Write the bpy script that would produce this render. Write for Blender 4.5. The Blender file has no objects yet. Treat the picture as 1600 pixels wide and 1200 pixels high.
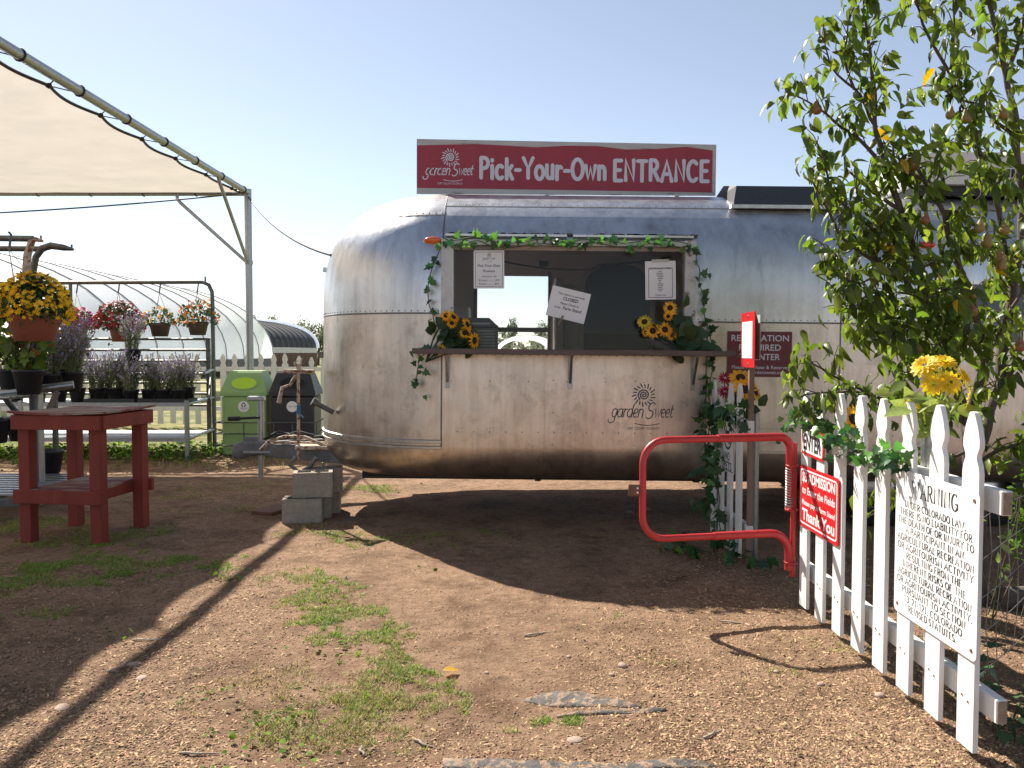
import bpy, math, random
import numpy as np
from mathutils import Vector, Matrix, Euler, noise

random.seed(11); RNG = np.random.default_rng(11)
S = bpy.context.scene
COL = S.collection
R = math.radians

# ------------------------------------------------------------------ camera, sky, sun, exposure
CAM_Z, F, PITCH = 1.45, 1244.4, R(-2.3)
cam = bpy.data.cameras.new('camera'); cam.lens = 28.0; cam.sensor_width = 36.0
cam.clip_end = 2000; cam.clip_start = 0.05
co = bpy.data.objects.new('camera', cam); COL.objects.link(co)
co.location = (0, 0, CAM_Z); co.rotation_euler = (R(90) + PITCH, 0, 0)
S.camera = co

SX, SY = 0.60, -0.83                       # ground shift of a shadow per metre of height
sun_dir = Vector((-SX, -SY, 1)).normalized()
elev = math.asin(sun_dir.z); azim = math.atan2(sun_dir.x, sun_dir.y)
w = bpy.data.worlds.new('World'); S.world = w; w.use_nodes = True
nt = w.node_tree; bg = nt.nodes['Background']
sky = nt.nodes.new('ShaderNodeTexSky'); sky.sky_type = 'NISHITA'; sky.sun_disc = False
sky.sun_elevation = elev; sky.sun_rotation = azim
sky.altitude = 1500; sky.air_density = 1.0; sky.dust_density = 0.9; sky.ozone_density = 1.0
hsv = nt.nodes.new('ShaderNodeHueSaturation'); hsv.inputs['Saturation'].default_value = 0.70
nt.links.new(sky.outputs[0], hsv.inputs['Color']); nt.links.new(hsv.outputs[0], bg.inputs[0]); bg.inputs[1].default_value = 0.074
sl = bpy.data.lights.new('sun', 'SUN'); sl.energy = 4.9; sl.angle = R(0.53); sl.color = (1, 0.93, 0.82)
so = bpy.data.objects.new('sun', sl); COL.objects.link(so)
so.rotation_euler = (-sun_dir).to_track_quat('-Z', 'Y').to_euler()
S.view_settings.view_transform = 'Standard'; S.view_settings.look = 'None'
S.view_settings.exposure = 1.10; S.view_settings.gamma = 1.0
S.cycles.max_bounces = 8; S.cycles.transparent_max_bounces = 16

# ------------------------------------------------------------------ helpers
def pt(px, py, Y):
    """photograph measurement (1600x1200) at the surveyed distance Y -> place in metres"""
    u = (px - 800) / F; v = -(py - 600) / F
    c, s = math.cos(PITCH), math.sin(PITCH)
    d = Vector((u, c - s * v, s + c * v))
    k = Y / d.y
    return Vector((d.x * k, Y, CAM_Z + d.z * k))

def gz(x, y):
    h = 0.0
    if y > 8: h += min(0.012 * (y - 8), 0.12)
    return h

def gfull(x, y):
    h = gz(x, y)
    if -6 < x < 6 and 1.5 < y < 13:
        h += 0.016 * noise.noise((x * 1.3, y * 1.3, 0.3)) + 0.008 * noise.noise((x * 4.1, y * 4.1, 2.0)) + 0.0035 * noise.noise((x * 15, y * 15, 5.0))
        h += 0.0016 * noise.noise((x * 34, y * 34, 9.0))
    elif y > 1.5:
        h += 0.02 * noise.noise((x * 0.5, y * 0.5, 0.3))
    return h

def gp(px, py):
    Y = 5.0
    for _ in range(6):
        a = pt(px, py, 1.0)
        Y = (CAM_Z - gz(0, Y)) / max(1e-4, (CAM_Z - a.z))
    return Vector(((px - 800) / F * Y, Y, gz(0, Y)))

ORG = {}
def tag(o, label=None, cat=None, group=None, kind=None):
    if label: o['label'] = label
    if cat: o['category'] = cat
    if group: o['group'] = group
    if kind: o['kind'] = kind
    return o

def thing(name, label, cat, loc=(0, 0, 0), group=None):
    o = bpy.data.objects.new(name, None); COL.objects.link(o)
    o.empty_display_size = 0.1
    o.location = loc; ORG[o.name] = Vector(loc)
    return tag(o, label, cat, group)

def link_obj(name, me, parent=None, loc=None, mtx=None):
    o = bpy.data.objects.new(name, me); COL.objects.link(o)
    if parent is not None: o.parent = parent
    if mtx is not None: o.matrix_basis = mtx
    elif loc is not None: o.location = loc
    ORG[o.name] = (ORG.get(parent.name, Vector()) if parent is not None else Vector()) + (Vector(loc) if loc is not None else Vector())
    return o

def mesh_np(name, V, Fc, mat=None, smooth=False):
    V = np.asarray(V, dtype=np.float32); Fc = np.asarray(Fc, dtype=np.int32)
    me = bpy.data.meshes.new(name)
    n, k = Fc.shape
    me.vertices.add(len(V)); me.vertices.foreach_set('co', V.ravel())
    me.loops.add(n * k); me.loops.foreach_set('vertex_index', Fc.ravel())
    me.polygons.add(n); me.polygons.foreach_set('loop_start', np.arange(0, n * k, k, dtype=np.int32))
    me.polygons.foreach_set('loop_total', np.full(n, k, dtype=np.int32))
    if smooth: me.polygons.foreach_set('use_smooth', np.ones(n, dtype=bool))
    me.update(calc_edges=True)
    if mat: me.materials.append(mat)
    return me

class MB:
    def __init__(s): s.v = []; s.f = []; s.sm = []
    def add(s, vs, fs, smooth=False):
        b = len(s.v); s.v += [tuple(q) for q in vs]
        for f in fs: s.f.append(tuple(i + b for i in f)); s.sm.append(smooth)
        return s
    def box(s, lo, hi, M=None, bev=0.0):
        x0, y0, z0 = lo; x1, y1, z1 = hi
        if bev <= 0:
            v = [(x0,y0,z0),(x1,y0,z0),(x1,y1,z0),(x0,y1,z0),(x0,y0,z1),(x1,y0,z1),(x1,y1,z1),(x0,y1,z1)]
            f = [(0,3,2,1),(4,5,6,7),(0,1,5,4),(1,2,6,5),(2,3,7,6),(3,0,4,7)]
        else:
            b = bev; v = []; idx = {}
            for ax in range(3):
                for i, X in enumerate((x0, x1)):
                    for j, Y in enumerate((y0, y1)):
                        for k, Z in enumerate((z0, z1)):
                            q = [X, Y, Z]
                            for t, (lo_, hi_, sgn) in enumerate(((x0, x1, i), (y0, y1, j), (z0, z1, k))):
                                if t != ax: q[t] += b if sgn == 0 else -b
                            idx[(ax, i, j, k)] = len(v); v.append(q)
            I = lambda a, i, j, k: idx[(a, i, j, k)]
            f = []
            for i in (0, 1):
                f.append([I(0,i,0,0), I(0,i,1,0), I(0,i,1,1), I(0,i,0,1)] if i else [I(0,i,0,0), I(0,i,0,1), I(0,i,1,1), I(0,i,1,0)])
                f.append([I(1,0,i,0), I(1,0,i,1), I(1,1,i,1), I(1,1,i,0)] if i else [I(1,0,i,0), I(1,1,i,0), I(1,1,i,1), I(1,0,i,1)])
                f.append([I(2,0,0,i), I(2,1,0,i), I(2,1,1,i), I(2,0,1,i)] if i else [I(2,0,0,i), I(2,0,1,i), I(2,1,1,i), I(2,1,0,i)])
            for i in (0, 1):
                for j in (0, 1):
                    f.append([I(0,i,j,0), I(0,i,j,1), I(1,i,j,1), I(1,i,j,0)])
                    f.append([I(0,i,0,j), I(0,i,1,j), I(2,i,1,j), I(2,i,0,j)])
                    f.append([I(1,0,i,j), I(1,1,i,j), I(2,1,i,j), I(2,0,i,j)])
                    for k in (0, 1): f.append([I(0,i,j,k), I(1,i,j,k), I(2,i,j,k)])
        if M is not None: v = [M @ Vector(q) for q in v]
        return s.add(v, f)
    def bar(s, a, b, wd, ht, up=(0, 0, 1), bev=0.0):
        a = Vector(a); b = Vector(b); d = (b - a); L = d.length; d.normalize()
        up = Vector(up); r = d.cross(up)
        if r.length < 1e-4: r = d.cross(Vector((1, 0, 0)))
        r.normalize(); u = r.cross(d)
        M = Matrix((( d.x, r.x, u.x, a.x), (d.y, r.y, u.y, a.y), (d.z, r.z, u.z, a.z), (0, 0, 0, 1)))
        return s.box((0, -wd / 2, -ht / 2), (L, wd / 2, ht / 2), M, bev)
    def tube(s, pts, r, seg=8, cap=True):
        P = [Vector(p) for p in pts]; n = len(P)
        rr = r if isinstance(r, (list, tuple)) else [r] * n
        T = [(P[min(i + 1, n - 1)] - P[max(i - 1, 0)]).normalized() for i in range(n)]
        nrm = T[0].cross(Vector((0, 0, 1)))
        if nrm.length < 0.1: nrm = T[0].cross(Vector((1, 0, 0)))
        nrm.normalize(); vs = []; fs = []
        for i in range(n):
            nrm = nrm - T[i] * nrm.dot(T[i]); nrm.normalize(); bn = T[i].cross(nrm)
            for k in range(seg):
                a = 2 * math.pi * k / seg
                vs.append(P[i] + (nrm * math.cos(a) + bn * math.sin(a)) * rr[i])
        for i in range(n - 1):
            for k in range(seg):
                k2 = (k + 1) % seg
                fs.append((i * seg + k, i * seg + k2, (i + 1) * seg + k2, (i + 1) * seg + k))
        s.add(vs, fs, True)
        if cap:
            s.add(vs[:seg], [tuple(range(seg))[::-1]]); s.add(vs[-seg:], [tuple(range(seg))])
        return s
    def lathe(s, prof, c=(0, 0, 0), seg=24, sx=1, sy=1):
        vs = []; fs = []; n = len(prof); c = Vector(c)
        for (r, z) in prof:
            for k in range(seg):
                a = 2 * math.pi * k / seg
                vs.append((c.x + r * math.cos(a) * sx, c.y + r * math.sin(a) * sy, c.z + z))
        for i in range(n - 1):
            for k in range(seg):
                k2 = (k + 1) % seg
                fs.append((i * seg + k, i * seg + k2, (i + 1) * seg + k2, (i + 1) * seg + k))
        return s.add(vs, fs, True)
    def prism(s, outline, t, M):
        """outline in local xy (ccw), extruded z 0..t, placed by M"""
        n = len(outline)
        v = [M @ Vector((x, y, 0)) for x, y in outline] + [M @ Vector((x, y, t)) for x, y in outline]
        f = [tuple(range(n))[::-1], tuple(range(n, 2 * n))] + [(i, (i + 1) % n, n + (i + 1) % n, n + i) for i in range(n)]
        return s.add(v, f)
    def mesh(s, name, mat=None, off=Vector()):
        me = bpy.data.meshes.new(name)
        me.from_pydata([(x - off[0], y - off[1], z - off[2]) for x, y, z in s.v], [], s.f)
        me.polygons.foreach_set('use_smooth', s.sm)
        me.update()
        if mat: me.materials.append(mat)
        return me
    def build(s, name, mat, parent=None, kind=None, label=None):
        off = ORG.get(parent.name, Vector()) if parent is not None else Vector()
        o = link_obj(name, s.mesh(name, mat, off), parent)
        ORG[o.name] = Vector(off)
        if kind: o['kind'] = kind
        if label: o['label'] = label
        return o

def solo(name, mb, mat, label, cat, base, group=None):
    """a thing that is one mesh: origin at base"""
    base = Vector(base)
    o = link_obj(name, mb.mesh(name, mat, base), None, base)
    return tag(o, label, cat, group)

def frame(o, right, up):
    right = Vector(right).normalized(); up = Vector(up).normalized(); n = right.cross(up)
    return Matrix(((right.x, up.x, n.x, o[0]), (right.y, up.y, n.y, o[1]), (right.z, up.z, n.z, o[2]), (0, 0, 0, 1)))

# ------------------------------------------------------------------ materials
MATS = {}
def nodes(name):
    m = bpy.data.materials.new(name); m.use_nodes = True
    return m, m.node_tree.nodes, m.node_tree.links, m.node_tree.nodes['Principled BSDF']
def ramp(N, L, src, stops):
    r = N.new('ShaderNodeValToRGB'); e = r.color_ramp.elements
    while len(e) < len(stops): e.new(0.5)
    for i, (p, c) in enumerate(stops):
        e[i].position = p; e[i].color = (*c, 1) if len(c) == 3 else c
    L.new(src, r.inputs[0]); return r.outputs[0]
def tex(N, L, scale, detail=4, rough=0.55, stretch=None, coord='Object', dist=0):
    tc = N.new('ShaderNodeTexCoord'); t = N.new('ShaderNodeTexNoise')
    t.inputs['Scale'].default_value = scale; t.inputs['Detail'].default_value = detail
    t.inputs['Roughness'].default_value = rough; t.inputs['Distortion'].default_value = dist
    src = tc.outputs[coord]
    if stretch:
        mp = N.new('ShaderNodeMapping'); mp.inputs['Scale'].default_value = stretch
        L.new(src, mp.inputs[0]); src = mp.outputs[0]
    L.new(src, t.inputs['Vector']); return t.outputs['Fac']
def M(name, c1, c2=None, scale=8, rough=0.6, metal=0.0, bump=0.0, bscale=None, stretch=None, spots=None, translucent=0, isl=0.0, spec=0.5, coat=0):
    if name in MATS: return MATS[name]
    m, N, L, P = nodes(name)
    P.inputs['Roughness'].default_value = rough; P.inputs['Metallic'].default_value = metal
    P.inputs['Specular IOR Level'].default_value = spec
    if coat: P.inputs['Coat Weight'].default_value = coat
    c2 = c2 or tuple(v * 0.8 for v in c1)
    f = tex(N, L, scale, 5, 0.6, stretch)
    col = ramp(N, L, f, [(0.3, c1), (0.7, c2)])
    if spots:
        f2 = tex(N, L, spots[0], 6, 0.65, stretch)
        mask = ramp(N, L, f2, [(spots[1], (0, 0, 0)), (spots[1] + 0.06, (1, 1, 1))])
        mx = N.new('ShaderNodeMix'); mx.data_type = 'RGBA'
        L.new(mask, mx.inputs[0]); L.new(col, mx.inputs[6]); mx.inputs[7].default_value = (*spots[2], 1)
        col = mx.outputs[2]
    if isl:
        g = N.new('ShaderNodeNewGeometry'); oi = N.new('ShaderNodeObjectInfo')
        ad = N.new('ShaderNodeMath'); ad.operation = 'ADD'; fr = N.new('ShaderNodeMath'); fr.operation = 'FRACT'
        L.new(g.outputs['Random Per Island'], ad.inputs[0]); L.new(oi.outputs['Random'], ad.inputs[1]); L.new(ad.outputs[0], fr.inputs[0])
        mr = N.new('ShaderNodeMapRange'); mr.inputs[3].default_value = 1 - isl; mr.inputs[4].default_value = 1 + isl
        L.new(fr.outputs[0], mr.inputs[0])
        hs = N.new('ShaderNodeHueSaturation'); L.new(col, hs.inputs['Color']); L.new(mr.outputs[0], hs.inputs['Value'])
        mr2 = N.new('ShaderNodeMapRange'); mr2.inputs[3].default_value = 0.5 - isl * 0.05; mr2.inputs[4].default_value = 0.5 + isl * 0.03
        wn = N.new('ShaderNodeTexWhiteNoise'); wn.noise_dimensions = '1D'; L.new(fr.outputs[0], wn.inputs['W'])
        L.new(wn.outputs['Value'], mr2.inputs[0]); L.new(mr2.outputs[0], hs.inputs['Hue'])
        col = hs.outputs[0]
    L.new(col, P.inputs['Base Color'])
    if bump:
        fb = tex(N, L, bscale or scale * 3, 6, 0.65, stretch)
        b = N.new('ShaderNodeBump'); b.inputs['Strength'].default_value = bump; b.inputs['Distance'].default_value = 0.01
        L.new(fb, b.inputs['Height']); L.new(b.outputs[0], P.inputs['Normal'])
    if translucent:
        tr = N.new('ShaderNodeBsdfTranslucent'); L.new(col, tr.inputs['Color'])
        hs2 = N.new('ShaderNodeHueSaturation'); hs2.inputs['Value'].default_value = 1.9; hs2.inputs['Saturation'].default_value = 1.1
        L.new(col, hs2.inputs['Color']); L.new(hs2.outputs[0], tr.inputs['Color'])
        ms = N.new('ShaderNodeMixShader'); ms.inputs[0].default_value = translucent
        out = N['Material Output'] if 'Material Output' in N else [n for n in N if n.type == 'OUTPUT_MATERIAL'][0]
        L.new(P.outputs[0], ms.inputs[1]); L.new(tr.outputs[0], ms.inputs[2]); L.new(ms.outputs[0], out.inputs[0])
    MATS[name] = m; return m

def aluminium(name, tint, rough, warp=0.22, scuff=0.66):
    m, N, L, P = nodes(name)
    P.inputs['Metallic'].default_value = 1.0
    big = tex(N, L, 1.3, 1.5, 0.5); fine = tex(N, L, 26, 5, 0.7, (1, 1, 0.12)); med = tex(N, L, 9, 6, 0.68, (1, 1, 0.3), dist=0.5)
    c = ramp(N, L, med, [(0.28, tuple(v * 0.78 for v in tint)), (0.5, tint), (0.75, tuple(min(1, v * 1.07) for v in tint))])
    f3 = tex(N, L, 5.5, 8, 0.72); mk = ramp(N, L, f3, [(scuff, (0, 0, 0)), (scuff + .12, (0.55, 0.55, 0.55))])
    mx = N.new('ShaderNodeMix'); mx.data_type = 'RGBA'; L.new(mk, mx.inputs[0]); L.new(c, mx.inputs[6]); mx.inputs[7].default_value = (0.36, 0.33, 0.3, 1)
    stk = tex(N, L, 11, 5, 0.7, (1, 1, 0.05), dist=0.3); sr = ramp(N, L, stk, [(0.3, (0.74, 0.72, 0.70)), (0.5, (0.97, 0.97, 0.97)), (0.72, (1.08, 1.07, 1.05))])
    cl = tex(N, L, 1.7, 7, 0.7, None, dist=1.2); cr = ramp(N, L, cl, [(0.32, (0.78, 0.77, 0.76)), (0.52, (1, 1, 1)), (0.7, (1.06, 1.05, 1.04))])
    q1 = N.new('ShaderNodeMix'); q1.data_type = 'RGBA'; q1.blend_type = 'MULTIPLY'; q1.inputs[0].default_value = 0.75; L.new(mx.outputs[2], q1.inputs[6]); L.new(sr, q1.inputs[7])
    q2 = N.new('ShaderNodeMix'); q2.data_type = 'RGBA'; q2.blend_type = 'MULTIPLY'; q2.inputs[0].default_value = 0.85; L.new(q1.outputs[2], q2.inputs[6]); L.new(cr, q2.inputs[7])
    L.new(q2.outputs[2], P.inputs['Base Color'])
    a = N.new('ShaderNodeMath'); a.operation = 'MULTIPLY_ADD'; L.new(fine, a.inputs[0]); a.inputs[1].default_value = 0.14; a.inputs[2].default_value = rough - 0.1
    b = N.new('ShaderNodeMath'); b.operation = 'MULTIPLY_ADD'; L.new(med, b.inputs[0]); b.inputs[1].default_value = 0.16; L.new(a.outputs[0], b.inputs[2])
    L.new(b.outputs[0], P.inputs['Roughness'])
    b1 = N.new('ShaderNodeBump'); b1.inputs['Strength'].default_value = warp; b1.inputs['Distance'].default_value = 0.05; L.new(big, b1.inputs['Height'])
    bmid = tex(N, L, 4.5, 3, 0.55); b15 = N.new('ShaderNodeBump'); b15.inputs['Strength'].default_value = 0.13; b15.inputs['Distance'].default_value = 0.02; L.new(bmid, b15.inputs['Height']); L.new(b1.outputs[0], b15.inputs['Normal'])
    b2 = N.new('ShaderNodeBump'); b2.inputs['Strength'].default_value = 0.07; b2.inputs['Distance'].default_value = 0.01; L.new(fine, b2.inputs['Height'])
    L.new(b15.outputs[0], b2.inputs['Normal']); L.new(b2.outputs[0], P.inputs['Normal'])
    return m
ALU = aluminium('aged_aluminium', (0.66, 0.66, 0.67), 0.31)
ALU_LOW = aluminium('scuffed_aluminium_ground_tint', (0.63, 0.565, 0.51), 0.32, 0.24, 0.54)  # heavier scuffs; the tan tint paints in the ground's warm reflection
ALU_TRIM = M('aluminium_trim', (0.62, 0.61, 0.60), (0.45, 0.44, 0.43), 20, 0.35, 1.0)
SEAM = M('dark_lap_seam', (0.15, 0.135, 0.125), (0.24, 0.22, 0.205), 30, 0.5, 0.8)
GALV = M('galvanised_steel', (0.42, 0.43, 0.44), (0.30, 0.31, 0.32), 35, 0.38, 0.9, 0.1)
DARKSTEEL = M('weathered_steel', (0.16, 0.165, 0.16), (0.09, 0.09, 0.085), 18, 0.45, 0.7, 0.1)
GREYPAINT = M('grey_frame_paint', (0.19, 0.19, 0.195), (0.12, 0.115, 0.115), 12, 0.6, 0, 0.1, spots=(9, 0.62, (0.13, 0.07, 0.04)))
RUST = M('rusty_white_paint', (0.55, 0.48, 0.40), (0.40, 0.30, 0.2), 22, 0.75, 0, 0.3, spots=(30, 0.5, (0.17, 0.07, 0.03)))
WHITE = M('white_fence_paint', (0.80, 0.79, 0.77), (0.70, 0.68, 0.65), 6, 0.6, 0, 0.25, 60, (1, 1, 0.12), spots=(17, 0.645, (0.46, 0.41, 0.35)))
RAWEND = M('raw_wood_end', (0.34, 0.26, 0.2), (0.22, 0.16, 0.12), 40, 0.8, 0, 0.3)
REDTUBE = M('red_gate_paint', (0.50, 0.022, 0.028), (0.40, 0.02, 0.022), 14, 0.42, 0, 0.08, coat=0.15, spots=(22, 0.665, (0.20, 0.07, 0.045)))
REDSIGN = M('bright_red_sign', (0.62, 0.012, 0.018), (0.56, 0.012, 0.016), 5, 0.4)
SIGNWHITE = M('sign_white', (0.82, 0.82, 0.82), (0.77, 0.77, 0.78), 3, 0.4)
INK = M('black_ink', (0.02, 0.02, 0.022), (0.03, 0.03, 0.03), 5, 0.5)
GREYINK = M('grey_ink', (0.28, 0.28, 0.30), (0.24, 0.24, 0.26), 5, 0.6)
PAPER = M('white_paper', (0.78, 0.78, 0.80), (0.73, 0.73, 0.75), 3, 0.5)
LOGOINK = M('slate_decal_ink', (0.07, 0.10, 0.12), (0.05, 0.07, 0.085), 12, 0.5)
MAROON = M('maroon_sign', (0.16, 0.03, 0.035), (0.145, 0.028, 0.033), 4, 0.5)
CRIMSON = M('faded_crimson_board', (0.36, 0.045, 0.07), (0.30, 0.038, 0.055), 7, 0.65, 0, 0.1, 30, (1, 1, 0.05))
OLDWHITE = M('weathered_white_board', (0.56, 0.55, 0.53), (0.40, 0.39, 0.37), 14, 0.75, 0, 0.3, 40, (0.15, 1, 1), spots=(20, 0.62, (0.2, 0.18, 0.16)))
SIGNTEXT = M('pale_lettering', (0.66, 0.66, 0.70), (0.6, 0.6, 0.64), 9, 0.5)
REDWOOD = M('barn_red_paint', (0.25, 0.038, 0.022), (0.18, 0.025, 0.015), 9, 0.7, 0, 0.35, 30, (1, 1, 0.15), spots=(26, 0.70, (0.26, 0.17, 0.12)))
REDTOP = M('worn_red_table_top', (0.24, 0.06, 0.05), (0.14, 0.03, 0.028), 10, 0.75, 0, 0.5, 30, (0.2, 1, 1), spots=(7, 0.47, (0.30, 0.23, 0.17)))
SHELFWOOD = M('weathered_shelf_wood', (0.16, 0.12, 0.105), (0.085, 0.06, 0.05), 22, 0.75, 0, 0.4, 40, (0.12, 1, 1))
STAKEWOOD = M('weathered_stake_wood', (0.26, 0.19, 0.14), (0.16, 0.115, 0.085), 20, 0.8, 0, 0.4, 40, (1, 1, 0.1))
LOGWOOD = M('grey_log_wood', (0.14, 0.115, 0.10), (0.06, 0.05, 0.045), 20, 0.85, 0, 0.6, 30, (0.1, 1, 1))
CONC = M('concrete_block', (0.38, 0.325, 0.27), (0.26, 0.215, 0.175), 26, 0.9, 0, 0.6, 90)
TERRA = M('terracotta_plastic', (0.33, 0.11, 0.07), (0.28, 0.09, 0.055), 6, 0.6)
BROWNPOT = M('brown_plastic_pot', (0.10, 0.06, 0.045), (0.08, 0.05, 0.04), 6, 0.55)
BLACKPOT = M('black_plastic', (0.018, 0.018, 0.02), (0.026, 0.026, 0.028), 9, 0.45)
SOIL = M('potting_soil', (0.03, 0.02, 0.015), (0.05, 0.035, 0.025), 40, 0.95)
BINGREEN = M('green_recycling_plastic', (0.29, 0.46, 0.17), (0.255, 0.42, 0.15), 40, 0.5, 0, 0.12, 160)
BINLIME = M('lime_plastic_flap', (0.50, 0.78, 0.03), (0.42, 0.68, 0.025), 6, 0.45)
BINBLACK = M('charcoal_bin_plastic', (0.022, 0.023, 0.026), (0.032, 0.033, 0.036), 40, 0.5, 0, 0.12, 160)
BINHOLE = M('dark_bin_opening', (0.006, 0.006, 0.006), (0.01, 0.01, 0.01), 6, 0.8)
AMBER = M('amber_lens', (0.75, 0.14, 0.01), (0.65, 0.10, 0.008), 30, 0.2, coat=0.6)
REDLENS = M('red_lens', (0.6, 0.01, 0.01), (0.5, 0.01, 0.01), 30, 0.2, coat=0.6)
LINER = M('interior_lining', (0.68, 0.61, 0.61), (0.60, 0.53, 0.53), 3, 0.7)
CABINET = M('interior_cabinet', (0.26, 0.20, 0.165), (0.19, 0.145, 0.12), 9, 0.6, 0, 0.1, 20, (1, 1, 0.15))
BLIND = M('navy_blind', (0.07, 0.085, 0.13), (0.06, 0.073, 0.115), 4, 0.8)
DARK = M('black_rubber', (0.012, 0.012, 0.012), (0.02, 0.02, 0.02), 9, 0.6)
VENT = M('smoked_vent_cover', (0.035, 0.042, 0.05), (0.05, 0.058, 0.065), 60, 0.5)
ACWHITE = M('white_air_conditioner', (0.70, 0.69, 0.65), (0.62, 0.61, 0.57), 4, 0.5)
BARK = M('pear_bark', (0.13, 0.10, 0.085), (0.07, 0.052, 0.042), 30, 0.85, 0, 0.6, 60, (1, 1, 0.3))
LEAF = M('pear_leaf', (0.125, 0.175, 0.028), (0.085, 0.13, 0.02), 6, 0.42, translucent=0.48, isl=0.55)
YLEAF = M('yellowing_leaf', (0.55, 0.36, 0.03), (0.4, 0.22, 0.03), 8, 0.5, translucent=0.35)
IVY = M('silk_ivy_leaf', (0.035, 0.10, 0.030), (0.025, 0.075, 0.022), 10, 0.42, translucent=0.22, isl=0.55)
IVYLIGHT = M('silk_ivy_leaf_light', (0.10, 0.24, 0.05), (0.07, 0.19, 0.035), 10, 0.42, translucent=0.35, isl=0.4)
STEM = M('green_stem', (0.05, 0.085, 0.025), (0.035, 0.06, 0.02), 10, 0.6)
BLOOMLEAF = M('bouquet_leaf', (0.045, 0.085, 0.025), (0.03, 0.06, 0.018), 9, 0.5, translucent=0.25, isl=0.4)
PALELEAF = M('faded_bouquet_leaf', (0.30, 0.36, 0.10), (0.18, 0.24, 0.06), 12, 0.5, translucent=0.3, isl=0.3)
PETAL = M('sunflower_petal', (0.85, 0.50, 0.012), (0.80, 0.40, 0.01), 20, 0.55, translucent=0.3, isl=0.2)
PALEPETAL = M('faded_petal', (0.76, 0.60, 0.04), (0.66, 0.50, 0.03), 12, 0.55, translucent=0.3, isl=0.2)
DISC = M('sunflower_disc', (0.035, 0.018, 0.01), (0.06, 0.03, 0.012), 120, 0.9, 0, 0.8, 200)
PEAR = M('ripe_pear_skin', (0.27, 0.17, 0.055), (0.22, 0.20, 0.045), 12, 0.45, 0, 0.05, spots=(5, 0.58, (0.26, 0.085, 0.04)))
MUMY = M('yellow_mum', (0.86, 0.60, 0.012), (0.80, 0.50, 0.008), 10, 0.6, translucent=0.2, isl=0.25)
MUMR = M('crimson_mum', (0.34, 0.02, 0.022), (0.25, 0.014, 0.016), 10, 0.6, translucent=0.2, isl=0.45)
MUMO = M('orange_mum', (0.68, 0.19, 0.02), (0.55, 0.12, 0.015), 10, 0.6, translucent=0.2, isl=0.35)
MUMP = M('magenta_mum', (0.45, 0.03, 0.22), (0.35, 0.02, 0.16), 10, 0.6, translucent=0.2, isl=0.35)
LANT = M('lantana_orange', (0.80, 0.17, 0.015), (0.70, 0.30, 0.012), 30, 0.6, translucent=0.2, isl=0.35)
LANY = M('lantana_yellow', (0.82, 0.45, 0.012), (0.78, 0.33, 0.01), 30, 0.6, translucent=0.2, isl=0.25)
SAGE = M('sage_blossom', (0.38, 0.30, 0.48), (0.42, 0.34, 0.50), 10, 0.7, translucent=0.2, isl=0.4)
SAGELEAF = M('sage_foliage', (0.24, 0.27, 0.14), (0.19, 0.22, 0.115), 10, 0.7, translucent=0.25, isl=0.4)
GERLEAF = M('geranium_leaf', (0.07, 0.14, 0.02), (0.12, 0.16, 0.025), 9, 0.5, translucent=0.35, isl=0.5)
GRASS = M('short_grass', (0.13, 0.235, 0.028), (0.20, 0.28, 0.045), 3, 0.6, translucent=0.3, isl=0.5)
STRAW = M('dry_grass', (0.42, 0.33, 0.17), (0.32, 0.23, 0.11), 3, 0.7, translucent=0.2, isl=0.4)
WEED = M('broadleaf_weed', (0.11, 0.20, 0.03), (0.07, 0.14, 0.02), 5, 0.75, translucent=0.35, isl=0.5, spec=0.1)
FARLEAF = M('far_tree_leaf', (0.12, 0.15, 0.07), (0.08, 0.105, 0.05), 0.6, 0.7, translucent=0.2, isl=0.5)
FARLEAF2 = M('grey_green_tree_leaf', (0.21, 0.225, 0.15), (0.15, 0.165, 0.105), 0.6, 0.7, translucent=0.2, isl=0.45)
PLASTIC = M('white_greenhouse_film', (0.84, 0.87, 0.93), (0.79, 0.82, 0.88), 0.8, 0.4, 0, 0.25, 2.0, (1, 0.25, 1), translucent=0.36)
SHADECLOTH = M('black_shade_cloth', (0.045, 0.047, 0.05), (0.03, 0.031, 0.034), 2, 0.7, translucent=0.08)
REED = M('reed_screen', (0.16, 0.075, 0.05), (0.10, 0.05, 0.035), 6, 0.9, 0, 0.4, 20, (1, 1, 0.05))
CANVAS = M('cream_shade_fabric', (0.49, 0.455, 0.41), (0.43, 0.40, 0.36), 2.5, 0.85, 0, 0.3, 160, translucent=0.33)
FABRIC = M('landscape_fabric', (0.05, 0.047, 0.043), (0.12, 0.108, 0.097), 14, 0.6, 0, 0.5, 90, spots=(24, 0.50, (0.27, 0.18, 0.12)), spec=0.25)
ROCK = M('tan_stone', (0.40, 0.28, 0.22), (0.30, 0.21, 0.16), 14, 0.8, 0, 0.3)
ROPE = M('black_cable', (0.02, 0.016, 0.015), (0.03, 0.024, 0.022), 20, 0.6)
CHIP = M('wood_chip', (0.46, 0.325, 0.19), (0.12, 0.07, 0.036), 30, 0.85, isl=0.7, spec=0.2)
PLATE = M('rusty_steel_plate', (0.20, 0.085, 0.05), (0.13, 0.06, 0.04), 12, 0.75, 0, 0.3)
PINK = M('magenta_flower', (0.40, 0.01, 0.06), (0.3, 0.01, 0.04), 10, 0.6, translucent=0.2, isl=0.3)
WIRE = M('fence_wire', (0.34, 0.33, 0.31), (0.24, 0.22, 0.2), 20, 0.5, 0.8)
BLUETAPE = M('blue_tape', (0.03, 0.16, 0.30), (0.025, 0.13, 0.25), 8, 0.5)

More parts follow.
